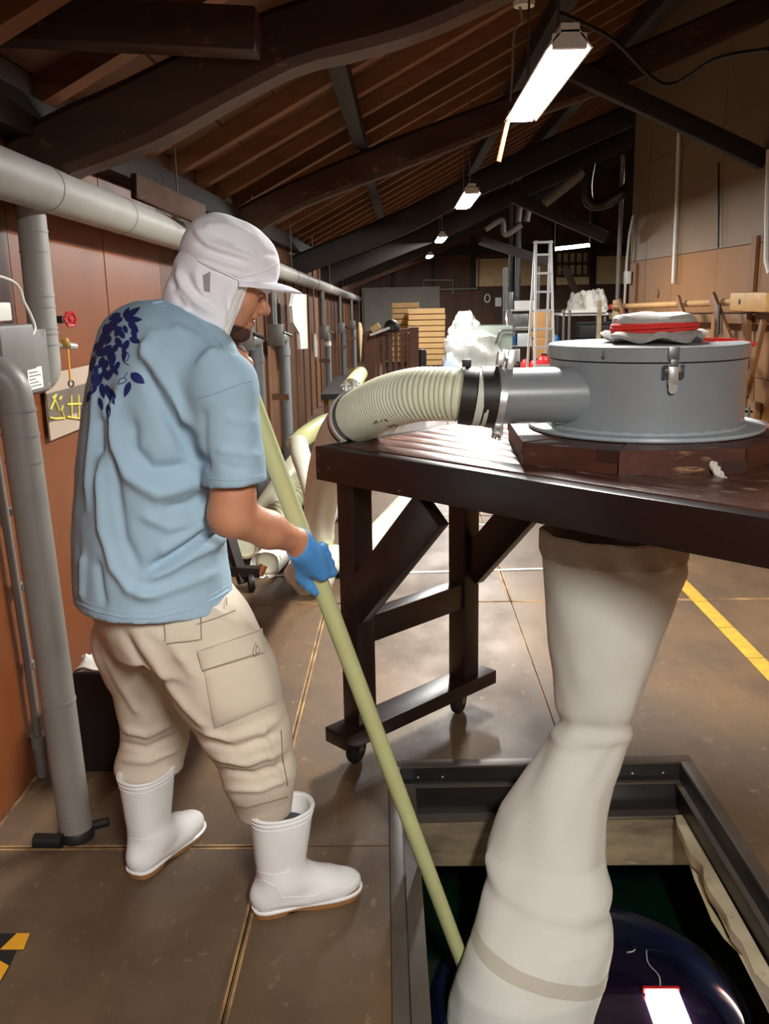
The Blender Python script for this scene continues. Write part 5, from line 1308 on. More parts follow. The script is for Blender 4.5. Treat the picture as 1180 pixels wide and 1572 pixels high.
            q = np.stack(q, 1); fl = sg[E[:, 0], E[:, 1], E[:, 2]]
            q[~fl] = q[~fl][:, ::-1]; Q.append(q)
        return V, np.concatenate(Q)
def normals(V, Q):
    n = np.zeros_like(V); f = np.cross(V[Q[:, 2]] - V[Q[:, 0]], V[Q[:, 3]] - V[Q[:, 1]])
    for k in range(4): np.add.at(n, Q[:, k], f)
    return n / np.maximum(np.linalg.norm(n, axis=1), 1e-12)[:, None]
def relax(V, Q, it=2, lam=.5):
    for _ in range(it):
        s_ = np.zeros_like(V); c = np.zeros(len(V))
        for k in range(4):
            a, b = Q[:, k], Q[:, (k + 1) % 4]
            np.add.at(s_, a, V[b]); np.add.at(c, a, 1); np.add.at(s_, b, V[a]); np.add.at(c, b, 1)
        V = V + lam * (s_ / np.maximum(c, 1)[:, None] - V)
    return V
def bvh(V, Q): return BVHTree.FromPolygons([tuple(v) for v in V], [tuple(q) for q in Q])
def hit(tree, x, y):
    d = Vector(ray(x, y)).normalized(); r = tree.ray_cast(Vector(CAM_C), d)
    return (r[0], r[1] if r[1].dot(d) < 0 else -r[1]) if r[0] is not None else (None, None)
def folds(V, Q, tree, lines):
    """push the cloth out (h>0) or in along drawn folds; lines: (pixels, height, width)"""
    N = normals(V, Q); D = np.zeros(len(V))
    for px, h, sg in lines:
        P = []
        for a, b in zip(px[:-1], px[1:]):
            for t in np.linspace(0, 1, 7)[:-1]: P.append(hit(tree, a[0] + (b[0] - a[0]) * t, a[1] + (b[1] - a[1]) * t)[0])
        P.append(hit(tree, *px[-1])[0]); P = [np.array(p) for p in P if p is not None]
        if len(P) < 2: continue
        best = np.full(len(V), 9.0); tt = np.zeros(len(V)); m = len(P) - 1
        for i in range(m):
            e = P[i + 1] - P[i]; L2 = max(e @ e, 1e-9)
            t = np.clip(((V - P[i]) @ e) / L2, 0, 1); d = np.linalg.norm(V - P[i] - t[:, None] * e, axis=1)
            w_ = d < best; best[w_] = d[w_]; tt[w_] = (i + t[w_]) / m
        D += h * np.exp(-(best / sg) ** 2) * np.clip(np.minimum(tt, 1 - tt) * 6 + .25, 0, 1)
    return V + N * D[:, None]
PB = Vector((-.47, 2.15, 0))
man = thing('person', 'man in light blue print shirt, white hooded cap and boots, stirring with stick', 'person', None, PB)
def cloth_obj(name, m, V, Q, parent=man, smooth=True):
    me = bpy.data.meshes.new(name); me.from_pydata([tuple(v - np.array(PB)) for v in V], [], [tuple(int(i) for i in q) for q in Q])
    me.polygons.foreach_set('use_smooth', [smooth] * len(me.polygons)); me.update()
    return link(name, me, m, parent)
def patch(name, m, tree, quad, off, n=14, parent=man, edge=.0005):
    """raised cloth patch laid over a surface, corners given on it"""
    b = MB(); vs = []; vb = []
    a, c, d, e = [np.array(p, float) for p in quad]
    for i in range(n):
        for j in range(n):
            u, v = i / (n - 1), j / (n - 1)
            p = (a * (1 - u) + c * u) * (1 - v) + (e * (1 - u) + d * u) * v
            h, nn = hit(tree, *p)
            if h is None: return None
            w_ = min(u, 1 - u, v, 1 - v) * (n - 1)
            vs.append(h + nn * (edge + off * min(1, .55 + .45 * w_)) - PB); vb.append(h - nn * .002 - PB)
    fs = [(i * n + j, (i + 1) * n + j, (i + 1) * n + j + 1, i * n + j + 1) for i in range(n - 1) for j in range(n - 1)]
    N_ = n * n
    rim = [i * n for i in range(n)] + [(n - 1) * n + j for j in range(1, n)] + [i * n + n - 1 for i in range(n - 2, -1, -1)] + [j for j in range(n - 2, 0, -1)]
    side = [(rim[i], rim[(i + 1) % len(rim)], N_ + rim[(i + 1) % len(rim)], N_ + rim[i]) for i in range(len(rim))]
    b.add(vs + vb, fs + side, 0, True)
    return b.build(name, m, parent)
def drawn(name, m, tree, px, r, parent=man, n=4, off=.0006):
    P = []
    for a, b_ in zip(px[:-1], px[1:]):
        for t in np.linspace(0, 1, n + 1)[:-1]: P.append(hit(tree, a[0] + (b_[0] - a[0]) * t, a[1] + (b_[1] - a[1]) * t))
    P.append(hit(tree, *px[-1])); P = [h + nn * off - PB for h, nn in P if h is not None]
    if len(P) < 2: return None
    return one(name, m, lambda b: b.tube(P, r, 6), parent)

FA = math.radians(35)
F2 = np.array([math.cos(FA), math.sin(FA), 0]); R2 = np.array([math.sin(FA), -math.cos(FA), 0])     # facing, his right
YT = 2.10
# --- joints
SHR = W(343, 596, 1.935); ELR = W(354, 790, 1.935); WRR = W(456, 831, 2.09)
NECK = W(300, 484, 2.09)
SHL = SHR - R2 * .36 + np.array([0, 0, .01])
HIPC = W(243, 955, 2.13)
# --- head frame
HA, HT = math.radians(15), math.radians(20)
HO = W(338, 438, 2.10)
_f0 = np.array([math.cos(HA), math.sin(HA), 0]); _z = np.array([0, 0, 1.0])
HF = _f0 * math.cos(HT) - _z * math.sin(HT); HU = _f0 * math.sin(HT) + _z * math.cos(HT); HR = np.cross(HF, HU)
HFR = (HF, HR, HU)
def HP_(a, r, u): return HO + HF * a + HR * r + HU * u
# --- hands on the stick
def stick_at(px, py):
    best = None
    for t in np.linspace(0, 1, 900):
        p = SB.lerp(ST, t); c = CAM_M.T @ (np.array(p) - CAM_C); x, y = CX + FPX * c[0] / c[2], CY - FPX * c[1] / c[2]
        d = (x - px) ** 2 + (y - py) ** 2
        if best is None or d < best[0]: best = (d, np.array(p))
    return best[1]
SDv = np.array(SD)
def hand(F, H, wrist, sgn, k=.008, gl=0.0, flip=1, sc=1.14, ew=1.0):
    v = (H - CAM_C); v /= np.linalg.norm(v)
    e1 = np.cross(v, SDv); e1 /= np.linalg.norm(e1)
    if e1[0] < 0: e1 = -e1
    e1 = e1 * flip
    for i, (s_, rk) in enumerate(((-.026, .0098), (-.006, .0102), (.014, .0098), (.032, .0088))):
        rk = rk * sc + gl; s_ *= sc
        kn = H + SDv * s_ * 1.0 + e1 * .012 - v * .037
        m1 = H + SDv * (s_ - .003) + e1 * .036 - v * .012
        m2 = H + SDv * (s_ - .004) + e1 * .034 + v * .018
        tp = H + SDv * (s_ - .003) + e1 * .008 + v * (.034 if i < 3 else .032)
        F.cone(wrist, .021 + gl, kn, .0135 + gl, .02, m=.03)
        F.cone(kn, rk + .002, m1, rk + .0008, k, m=.02); F.cone(m1, rk + .0008, m2, rk, .004, m=.02); F.cone(m2, rk, tp, rk - .001, .004, m=.02)
    F.cone(wrist * .55 + H * .45 - v * .026 - e1 * .004, .026 + gl, H - v * .030 - e1 * .004 + SDv * .004, .024 + gl, .02, m=.03)
    tb = wrist * .45 + (H - e1 * .022 - v * .022) * .55
    t1 = H - e1 * .034 * ew - v * .014 - SDv * .020; t2 = H - e1 * .027 * ew - v * .012 - SDv * .044; t3 = H - e1 * .018 * ew - v * .012 - SDv * .066
    F.cone(wrist, .018 + gl, t1, .0145 + gl, .018, m=.03); F.cone(t1, .0135 + gl, t2, .0115 + gl, .008, m=.02); F.cone(t2, .0115 + gl, t3, .0098 + gl, .006, m=.02)
HRc = stick_at(484, 866); HLc = stick_at(370, 546)
WRL = HLc + np.array([-.075, .035, -.02])
ELL = SHL * .5 + WRL * .5 + np.array([.03, .10, -.16])

# --- body: one continuous surface (head, neck, trunk, arms, hands, legs)
bx0, bx1, by0, by1 = -.80, -.10, 1.80, 2.60
FB = Field(grid_axis([(-.82, -.47, .009), (-.47, -.10, .0042)]), grid_axis([(1.80, 1.96, .009), (1.96, 2.22, .0042), (2.22, 2.62, .009)]),
           grid_axis([(-.0, .78, .014), (.78, .99, .0045), (.99, 1.24, .009), (1.24, 1.56, .0038), (1.56, 1.78, .009)]))
FB.ball(HP_(.000, 0, .018), (.088, .074, .098), 0, fr=HFR)
FB.cone(HP_(.02, 0, -.045), .058, HP_(.066, 0, -.080), .024, .03)
FB.cone(HP_(.055, .028, -.055), .022, HP_(.055, -.028, -.055), .022, .02)
for s_ in (-1, 1):
    FB.ball(HP_(.060, s_ * .040, -.018), .027, .025)
    FB.cone(HP_(.078, s_ * .012, .024), .011, HP_(.070, s_ * .045, .022), .012, .012)
    FB.ball(HP_(.097, s_ * .031, .004), .0115, .012, 'sub')
    FB.ball(HP_(.101, s_ * .013, -.026), .0085, .008)
    FB.cone(HP_(.092, s_ * .016, -.050), .005, HP_(.078, s_ * .030, -.043), .004, .008, 'sub')
FB.cone(HP_(.092, 0, .014), .0085, HP_(.113, 0, -.021), .0115, .012)
FB.ball(HP_(.091, 0, -.044), (.009, .022, .006), .006, fr=HFR); FB.ball(HP_(.088, 0, -.060), (.010, .020, .007), .006, fr=HFR)
FB.cone(HP_(.103, -.018, -.052), .0035, HP_(.103, .018, -.052), .0035, .004, 'sub')
FB.ball(HP_(.074, 0, -.084), .019, .015); FB.cone(HP_(.092, 0, -.026), .010, HP_(.084, 0, -.038), .011, .010)
FB.cone(HP_(-.02, 0, -.03), .058, NECK + np.array([-.02, 0, -.03]), .062, .03)
FB.cone(NECK + np.array([-.02, 0, -.05]), .065, HIPC + np.array([.0, -.02, .1]), .10, .05, flat=(R2, 1.15))
FB.cone(SHR, .046, SHL, .046, .05)
FB.cone(SHR, .042, W(358, 760, 1.935), .045, .03); FB.cone(W(358, 760, 1.935), .047, ELR, .049, .02); FB.cone(ELR, .047, ELR * .45 + WRR * .55, .041, .02); FB.cone(ELR * .45 + WRR * .55, .041, WRR, .0275, .02)
FB.cone(SHL, .046, ELL, .044, .03); FB.cone(ELL, .042, WRL, .028, .02)
hand(FB, HRc, WRR, 1); hand(FB, HLc, WRL, 1, flip=-1, sc=1.0, ew=.55)
HJR, KNR, ANR = W(300, 985, 2.04), W(375, 1105, 2.02), np.array([-.325, 2.015, .10])
HJL, KNL, ANL = W(205, 985, 2.23), W(238, 1095, 2.27), np.array([-.705, 2.205, .10])
FB.cone(HIPC, .12, HIPC + np.array([0, 0, .05]), .12, .05, flat=(R2, 1.25))
for hj, kn, an, dr in ((HJR, KNR, ANR, (.93, .36)), (HJL, KNL, ANL, (.37, .93))):
    FB.cone(hj, .085, kn, .054, .05); FB.cone(kn, .050, an, .032, .03)
    FB.cone(an - np.array([0, 0, .045]), .028, an + np.array([dr[0] * .12, dr[1] * .12, -.062]), .022, .01)
V, Q = FB.mesh(); body_tree = bvh(V, Q)
body = cloth_obj('body', 'skin', V, Q)
# face details
for s_ in (-1, 1):
    e = HP_(.079, s_ * .0305, .004)
    ey = one('eye', 'eye_white', lambda b: b.lathe([(.0115 * math.sin(t), -.0115 * math.cos(t)) for t in np.linspace(0, PI, 12)], 18, 0, axis_m(Vector(e) - PB, Vector(HF - HU * .5))), body)
    one('iris', 'hair_dark', lambda b: b.lathe([(.0055, .0095), (.0050, .0112), (0, .0118)], 14, 0, axis_m(Vector(e) - PB, Vector(HF - HU * .5))), ey)
    one('eyelid', 'skin', lambda b: b.tube(curve_pts([Vector(HP_(.078 + .0105 * math.cos(a) + .002, s_ * .0305 + .0145 * math.sin(a), .0085 - .004 * abs(math.sin(a)))) - PB for a in np.linspace(-1.3, 1.3, 7)], 14), .0042, 8), body)
    one('lashes', 'hair_dark', lambda b: b.tube(curve_pts([Vector(HP_(.078 + .0118 * math.cos(a) + .002, s_ * .0305 + .015 * math.sin(a), .0050 - .004 * abs(math.sin(a)))) - PB for a in np.linspace(-1.2, 1.2, 7)], 12), .0014, 5), body)
    one('eyebrow', 'hair_dark', lambda b: b.tube(curve_pts([Vector(HP_(.090 - .012 * t * t, s_ * (.014 + .034 * t), .026 + .006 * t - .008 * t * t)) - PB for t in np.linspace(0, 1, 6)], 12), [.003] * 9 + [.0024, .0018, .0012], 6), body)
one('teeth', 'white_plastic', lambda b: b.tube(curve_pts([Vector(HP_(.0965 - 12 * y * y, y, -.0515 + 4 * y * y)) - PB for y in np.linspace(-.016, .016, 7)], 12), .0028, 6), body)
for u_ in (-.0455, -.0585):
    one('lip', 'lip', lambda b: b.tube(curve_pts([Vector(HP_(.0985 - 26 * y * y + (u_ < -.05) * -.003, y, u_ + 8 * y * y * (1 if u_ < -.05 else -.2))) - PB for y in np.linspace(-.021, .021, 9)], 16), [.0012, .0022, .003, .0036] + [.004] * 8 + [.0036, .003, .0022, .0012], 8), body)
_Vb, _Qb = V, Q; _N = normals(_Vb, _Qb); _L = _Vb - HO
_la, _lr, _lu = _L @ HF, _L @ HR, _L @ HU
_in = (_la > .038) & (_lu < -.071 - .10 * np.clip(_la - .095, 0, 1)) & (_lu > -.125) & (np.abs(_lr) < .046)
_fs = _Qb[_in[_Qb].all(1)]; _used = np.unique(_fs); _map = np.full(len(_Vb), -1); _map[_used] = np.arange(len(_used))
cloth_obj('beard', 'stubble', (_Vb + _N * .0016)[_used], _map[_fs], body)

# --- glove on the right hand
FG = Field(grid_axis([(-.36, -.12, .0034)]), grid_axis([(1.90, 2.16, .0034)]), grid_axis([(.78, 1.0, .0034)]))
FG.cone(ELR * .45 + WRR * .55, .0435, WRR, .0302, .02); hand(FG, HRc, WRR, 1, gl=.0028)
fa = WRR - ELR; fa /= np.linalg.norm(fa)
FG.plane(WRR + fa * .000, -fa)
V, Q = FG.mesh(); glove = cloth_obj('glove', 'glove_blue', relax(V, Q, 1), Q)
one('glove_cuff', 'glove_blue', lambda b: b.tube([Vector(WRR + fa * .004 + (np.cross(fa, _z) / np.linalg.norm(np.cross(fa, _z)) * math.cos(a) + np.cross(fa, np.cross(fa, _z)) / np.linalg.norm(np.cross(fa, _z)) * math.sin(a)) * .0315) - PB for a in np.linspace(0, 2 * PI, 30)], .0022, 6), glove)

# --- T-shirt
def trow(y, l, r, a, bb, Yc=YT):
    c = W((l + r) / 2, y, Yc); return (c[2], c[0], c[1], a, bb)
FT = Field(grid_axis([(-.88, -.10, .0062)]), grid_axis([(1.78, 2.50, .0062)]), grid_axis([(.74, 1.52, .0062)]))
FT.loft([trow(985, 118, 366, .225, .185), trow(930, 114, 359, .222, .180), trow(890, 112, 352, .218, .176), trow(850, 111, 345, .215, .170), trow(800, 113, 340, .212, .166), trow(750, 115, 342, .212, .164),
         trow(700, 119, 346, .212, .162), trow(650, 124, 352, .212, .158), trow(600, 130, 358, .212, .154), trow(560, 137, 360, .208, .148), trow(530, 145, 352, .198, .138), trow(505, 156, 334, .178, .122), trow(485, 175, 312, .145, .104), trow(470, 202, 292, .105, .08), trow(460, 226, 284, .07, .06)], R2, F2, .02)
FT.cone(SHR + np.array([0, 0, .005]), .066, NECK + np.array([-.03, 0, -.055]), .066, .05)
FT.cone(SHL + np.array([0, 0, .005]), .066, NECK + np.array([-.03, 0, -.055]), .066, .05)
SLE = W(362, 744, 1.925)
FT.cone(SHR + np.array([.0, .0, .0]), .070, SLE, .068, .035)
SLL = SHL + (ELL - SHL) / np.linalg.norm(ELL - SHL) * .20
FT.cone(SHL, .066, SLL, .064, .03)
sd_ = SLE - SHR; sd_ /= np.linalg.norm(sd_)
# cut the sleeve ends and the hem
def cut_ball(F, c, n, R):
    X, Y, Z = F.pts((slice(None),) * 3); d = (X - c[0]) * n[0] + (Y - c[1]) * n[1] + (Z - c[2]) * n[2]
    near = np.maximum(-d, np.sqrt((X - c[0]) ** 2 + (Y - c[1]) ** 2 + (Z - c[2]) ** 2) - R)
    F.F = np.maximum(F.F, -near)
hc = W(362, 743, 1.925); cut_ball(FT, hc, sd_ + np.array([.0, 0, .0]), .082)
ldv = (ELL - SHL) / np.linalg.norm(ELL - SHL); cut_ball(FT, SHL + ldv * .19, ldv, .09)
hemn = np.array([-.02, -.10, -1.0]); FT.plane(W(235, 952, 1.93), hemn)
V, Q = FT.mesh(); V = relax(V, Q, 2); tree = bvh(V, Q)
SH_F = [([(155, 700), (155, 747), (159, 811), (176, 871), (200, 905), (240, 915)], .012, .014), ([(172, 690), (178, 760), (190, 830), (215, 880)], -.009, .014),
        ([(183, 590), (175, 640), (178, 690), (198, 730), (242, 757), (312, 742)], .015, .016), ([(200, 640), (205, 690), (232, 722), (300, 715)], -.012, .016), ([(150, 640), (152, 700)], -.010, .014),
        ([(152, 550), (147, 610), (140, 690), (134, 780)], .009, .013), ([(166, 600), (162, 660)], -.010, .012),
        ([(229, 515), (222, 545), (250, 585), (278, 628), (300, 655)], .015, .015), ([(216, 552), (236, 592), (262, 640), (290, 690), (322, 720)], -.014, .018),
        ([(228, 876), (260, 858), (296, 834), (318, 818)], -.016, .011), ([(224, 890), (262, 873), (300, 850), (335, 838)], .011, .011), ([(240, 850), (280, 826), (318, 800)], .010, .013),
        ([(310, 842), (345, 826)], .008, .008), ([(312, 830), (342, 814)], -.010, .007), ([(300, 795), (330, 780)], .008, .010),
        ([(205, 920), (262, 905), (330, 880)], .007, .012), ([(250, 780), (290, 775), (320, 758)], -.009, .012), ([(215, 790), (260, 810), (300, 800)], .007, .012),
        ([(312, 625), (314, 680), (316, 720)], -.003, .010), ([(345, 640), (392, 650)], .004, .010), ([(330, 690), (398, 700)], .004, .009), ([(340, 715), (400, 724)], -.003, .007),
        ([(300, 560), (335, 540), (352, 548)], .006, .012), ([(262, 500), (300, 520), (340, 560)], .006, .016), ([(130, 850), (128, 920)], .008, .014), ([(150, 860), (160, 930)], -.006, .013)]
V = folds(V, Q, tree, [(p, h * 1.25, w_) for p, h, w_ in SH_F])
V += normals(V, Q) * np.array([.0022 * mnoise.noise(Vector(tuple(v * 22))) + .0035 * mnoise.noise(Vector((v[0] * 9, v[1] * 9, v[2] * 5))) for v in V])[:, None]
tree = bvh(V, Q)
shirt = cloth_obj('tshirt', 'shirt_blue', V, Q)
for off_, rr in ((10, .0011), (2, .0024)):
    drawn('hem_seam', 'shirt_blue', tree, [(118, 927 - off_), (150, 941 - off_), (190, 950 - off_), (235, 951 - off_), (285, 940 - off_), (330, 921 - off_), (357, 904 - off_)], rr, shirt, off=.0004)
drawn('sleeve_seam', 'shirt_blue', tree, [(304, 611), (322, 606), (345, 598), (366, 590), (386, 584)], .0016, shirt)
drawn('sleeve_hem', 'shirt_blue', tree, [(323, 735), (345, 738), (370, 738), (404, 730)], .0011, shirt)
FC = NECK
drawn('collar', 'shirt_blue', tree, [(234, 466), (250, 463), (275, 474), (300, 490), (325, 512), (344, 534)], .0035, shirt, 3, .001)
drawn('collar', 'shirt_blue', tree, [(240, 471), (256, 469), (280, 482), (305, 500), (330, 523)], .0012, shirt, 3, .0006)
# printed leaves on the back
LEAVES = [((191, 489), (216, 472), 9), ((192, 491), (219, 491), 9), ((190, 488), (199, 472), 7), ((198, 494), (213, 511), 10), ((203, 506), (210, 521), 8), ((199, 519), (216, 526), 9), ((189, 490), (171, 493), 9), ((186, 482), (167, 491), 9), ((184, 478), (172, 480), 7),
          ((182, 492), (163, 505), 10), ((186, 501), (177, 517), 10), ((178, 518), (188, 534), 9), ((198, 522), (188, 541), 9), ((172, 503), (156, 518), 10), ((164, 508), (152, 531), 9), ((160, 520), (147, 545), 9), ((172, 530), (154, 548), 10), ((166, 538), (175, 559), 9), ((160, 548), (152, 566), 9),
          ((182, 528), (170, 545), 8), ((176, 542), (170, 566), 9), ((192, 536), (190, 556), 7), ((201, 573), (222, 589), 13), ((200, 586), (191, 610), 9), ((157, 572), (148, 595), 9), ((150, 560), (141, 585), 8), ((163, 590), (176, 622), 10), ((156, 588), (160, 612), 9), ((166, 620), (167, 642), 7), ((148, 590), (140, 606), 8), ((146, 545), (139, 572), 7), ((131, 580), (132, 600), 6), ((126, 622), (125, 650), 5), ((171, 560), (182, 576), 8), ((139, 600), (134, 618), 6), ((152, 610), (158, 630), 7), ((184, 555), (176, 570), 7), ((180, 497), (170, 508), 9), ((168, 498), (158, 510), 9), ((170, 515), (162, 530), 9), ((158, 532), (150, 548), 10), ((166, 552), (158, 570), 9), ((150, 575), (143, 592), 9), ((172, 566), (166, 584), 8), ((160, 566), (166, 584), 9), ((145, 562), (150, 580), 8), ((184, 508), (192, 520), 8), ((190, 500), (196, 512), 7), ((154, 525), (144, 540), 8), ((169, 600), (178, 612), 8)]
def leafmesh(b):
    for (x0, y0), (x1, y1), wd in LEAVES:
        dx, dy = x1 - x0, y1 - y0; L = math.hypot(dx, dy); nx, ny = -dy / L, dx / L; rows = []
        for t in np.linspace(0, 1, 8):
            h = wd * .55 * (math.sin(PI * t ** .8) ** .8 if 0 < t < 1 else 0.03); row = []
            for s_ in (-1, -.4, .4, 1):
                p, n_ = hit(tree, x0 + dx * t + nx * h * s_, y0 + dy * t + ny * h * s_)
                row.append(None if p is None else p + n_ * .0012 - PB)
            rows.append(row)
        if any(p is None for r in rows for p in r): continue
        mx = max((rows[i][j] - rows[i + 1][j]).length for i in range(7) for j in range(4))
        if mx > .09: continue
        b.add([p for r in rows for p in r], [(i * 4 + j, i * 4 + j + 1, i * 4 + 5 + j, i * 4 + 4 + j) for i in range(7) for j in range(3)], 0, True)
pr_ = one('leaf_print', 'print_navy', leafmesh, shirt); pr_['kind'] = 'stuff'
drawn('print_outline', 'print_navy', tree, [(194, 540), (199, 546), (196, 553), (190, 556), (198, 561)], .0009, shirt)
drawn('print_outline', 'print_navy', tree, [(196, 572), (191, 578), (195, 584), (190, 588), (181, 590), (184, 582), (190, 580)], .0009, shirt)

# --- trousers
FP = Field(grid_axis([(-.88, -.10, .0066)]), grid_axis([(1.80, 2.52, .0066)]), grid_axis([(.14, .98, .0066)]))
def prow(y, l, r, a, bb, Yc): c = W((l + r) / 2, y, Yc); return (c[2], c[0], c[1], a, bb)
FP.loft([prow(900, 130, 358, .20, .165, 2.12), prow(940, 135, 382, .21, .172, 2.12), prow(985, 145, 406, .212, .17, 2.12)], R2, F2, .03)
FP.cone(W(314, 985, 2.04), .130, W(346, 1045, 2.02), .126, .04)
FP.cone(W(345, 1045, 2.02), .124, W(377, 1120, 2.01), .104, .03)
FP.cone(W(377, 1120, 2.01), .104, W(398, 1178, 2.02), .090, .02)
FP.cone(W(398, 1178, 2.02), .090, W(404, 1240, 2.045), .070, .02)
FP.cone(W(215, 985, 2.22), .122, W(236, 1075, 2.26), .095, .04)
FP.cone(W(236, 1075, 2.26), .095, W(238, 1130, 2.27), .086, .03)
FP.cone(W(238, 1130, 2.27), .086, W(228, 1180, 2.265), .092, .02)
FP.plane((0, 0, .248), (0, 0, -1))
V, Q = FP.mesh(); V = relax(V, Q, 2); tp_tree = bvh(V, Q)
TR_F = [([(190, 970), (225, 1040), (262, 1090), (300, 1140)], -.014, .016), ([(205, 960), (245, 1030), (285, 1085), (325, 1125)], .010, .016),
        ([(300, 1120), (350, 1135), (400, 1120), (432, 1100)], .010, .012), ([(310, 1140), (360, 1150), (430, 1125)], -.010, .010), ([(325, 1165), (380, 1172), (438, 1150)], .009, .010), ([(335, 1185), (390, 1190), (440, 1170)], -.008, .009),
        ([(345, 1210), (400, 1212), (442, 1195)], .008, .009), ([(400, 1115), (415, 1160), (430, 1200)], .007, .010), ([(190, 1120), (225, 1128), (270, 1105)], .010, .012), ([(185, 1140), (225, 1150), (275, 1128)], -.009, .010), ([(182, 1165), (230, 1168), (275, 1150)], .009, .010),
        ([(225, 965), (260, 985), (290, 1020)], .006, .014), ([(160, 1000), (190, 1060), (215, 1100)], .008, .016), ([(320, 930), (350, 950), (385, 965)], .006, .010), ([(270, 1000), (300, 1040)], .006, .014)]
V = folds(V, Q, tp_tree, TR_F)
V += normals(V, Q) * np.array([.003 * mnoise.noise(Vector(tuple(v * 17))) + .004 * mnoise.noise(Vector((v[0] * 8, v[1] * 8, v[2] * 13))) for v in V])[:, None]
tp_tree = bvh(V, Q)
trs = cloth_obj('trousers', 'trouser_beige', V, Q)
pk_ = patch('cargo_pocket', 'trouser_beige', tp_tree, [(314, 1030), (404, 1004), (422, 1078), (330, 1116)], .008, 16, trs)
fl_ = patch('pocket_flap', 'trouser_beige', tp_tree, [(303, 999), (398, 967), (403, 1004), (311, 1030)], .015, 14, trs)
patch('back_pocket', 'trouser_beige', tp_tree, [(250, 953), (305, 940), (308, 982), (258, 987)], .004, 10, trs)
dk = 'seam_beige'
for px in ([(333, 1036), (339, 1075), (343, 1112)], [(333, 1038), (372, 1028), (403, 1012)], [(304, 1000), (355, 984), (402, 966)], [(338, 1040), (342, 1098)], [(252, 957), (254, 984)], [(308, 944), (309, 982)], [(256, 988), (280, 986), (308, 982)],
           [(300, 960), (330, 950), (360, 938)], [(430, 1120), (432, 1160), (440, 1205)], [(340, 1230), (380, 1238), (440, 1222)], [(346, 918), (347, 930)]):
    drawn('seam', dk, tp_tree, px, .0011, trs, off=.0035)
fl_tree = tp_tree
drawn('embroidery', dk, tp_tree, [(386, 990), (383, 998), (382, 1006), (386, 1010), (391, 1006), (391, 999), (387, 994), (386, 1003), (388, 1006)], .0009, trs, 4, .0165)

# --- boots
def boot(name, heel, ang, lab, rim_z=.285, tilt=0):
    Fb = Field(grid_axis([(-.03, .31, .0046)]), grid_axis([(-.11, .11, .0046)]), grid_axis([(.0, .31, .0046)]))
    Fb.loft([(.04, .075, 0, .052, .046), (.09, .078, 0, .058, .048), (.14, .080, 0, .064, .052), (.20, .084, 0, .071, .058), (rim_z, .088, 0, .080, .066)], (1, 0), (0, 1), 0)
    Fb.ball((.048, 0, .046), (.051, .042, .048), .02)
    Fb.cone((.085, 0, .085), .050, (.190, -.0, .048), .040, .03, flat=((0, 1, 0), 1.05))
    Fb.ball((.203, 0, .036), (.084, .051, .037), .025)
    Fb.ball((.130, 0, .033), (.11, .045, .032), .02)
    Fb.loft([(.20, .084, 0, .056, .043), (.26, .087, 0, .069, .055), (.4, .092, 0, .083, .069)], (1, 0), (0, 1), 0, 'sub')
    Fb.plane((0, 0, .013), (0, 0, -1)); Fb.plane((.09, 0, rim_z - .004), (-.04, 0, 1))
    V, Q = Fb.mesh(); V = relax(V, Q, 1)
    Mt = Matrix.Translation(Vector(heel) - PB) @ Matrix.Rotation(ang, 4, 'Z') @ Matrix.Rotation(tilt, 4, 'Y')
    def put(vs): return [Mt @ Vector(v) for v in vs]
    me = bpy.data.meshes.new(name); me.from_pydata(put(V), [], [tuple(int(i) for i in q) for q in Q])
    me.polygons.foreach_set('use_smooth', [True] * len(me.polygons)); me.update()
    bo = link(name, me, 'boot_white', man)
    outl = [(.0, 0), (.006, .026), (.03, .040), (.07, .041), (.12, .040), (.17, .047), (.215, .051), (.255, .044), (.280, .026), (.289, 0)]
    outl = outl + [(x, -y) for x, y in outl[-2:0:-1]]
    outl = [(.004 + x * .975, y * .96) for x, y in outl]
    cp = curve_pts([(x, y, 0) for x, y in outl] + [(.004, 0, 0)], 60)[:-1]
    def sole(b):
        n = len(cp); vs = []
        def zb(x): return .009 * max(0, min(1, (x - .075) / .012)) * max(0, min(1, (.150 - x) / .06)) + (.003 * max(0, (x - .23) / .06))
        for lv in (0, 1):
            for p in cp: vs.append((p.x, p.y, zb(p.x) if lv == 0 else .0155))
        vs += [(p.x * .98 + .002, p.y * .9, zb(p.x)) for p in cp]
        fs = [(i, (i + 1) % n, n + (i + 1) % n, n + i) for i in range(n)]
        fs += [tuple(range(n, 2 * n)), tuple(reversed(range(n)))]
        b.add(put(vs[:2 * n]), fs)
    so_ = one('sole', 'boot_sole', sole, bo)
    one('welt', 'boot_white', lambda b: b.tube(put([(p.x, p.y * .99, .0175) for p in cp] + [(cp[0].x, cp[0].y, .0175)]), .0046, 6), bo)
    for zz, e in ((rim_z - .007, .0015), (rim_z - .018, .0005), (rim_z - .030, .0)):
        t = (zz - .20) / (rim_z - .20); cx_ = .084 + .004 * t; a_ = .071 + .009 * t + e; b_ = .058 + .008 * t + e
        one('rim_piping', 'boot_white', lambda b: b.tube(put([(cx_ + a_ * math.copysign(abs(math.cos(u)) ** .87, math.cos(u)), b_ * math.copysign(abs(math.sin(u)) ** .87, math.sin(u)), zz + .04 * (cx_ + a_ * math.cos(u) - .09)) for u in np.linspace(0, 2 * PI, 50)]), .0022 if e else .0014, 6), bo)
    one('lining', 'boot_inside', lambda b: b.lathe([(.0, .2), (.055, .2), (.06, .235), (0, .236)], 24, 0, Mt @ Matrix.Translation((.086, 0, 0)) @ Matrix.Diagonal((1.05, .82, 1, 1))), bo)
    bt = bvh([Mt @ Vector(v) + PB for v in V], Q)
    return bo, bt
bR, bRt = boot('boot', (-.400, 1.988, 0), math.radians(20), '')
bL, bLt = boot('boot', (-.742, 2.128, 0), math.radians(64), '')
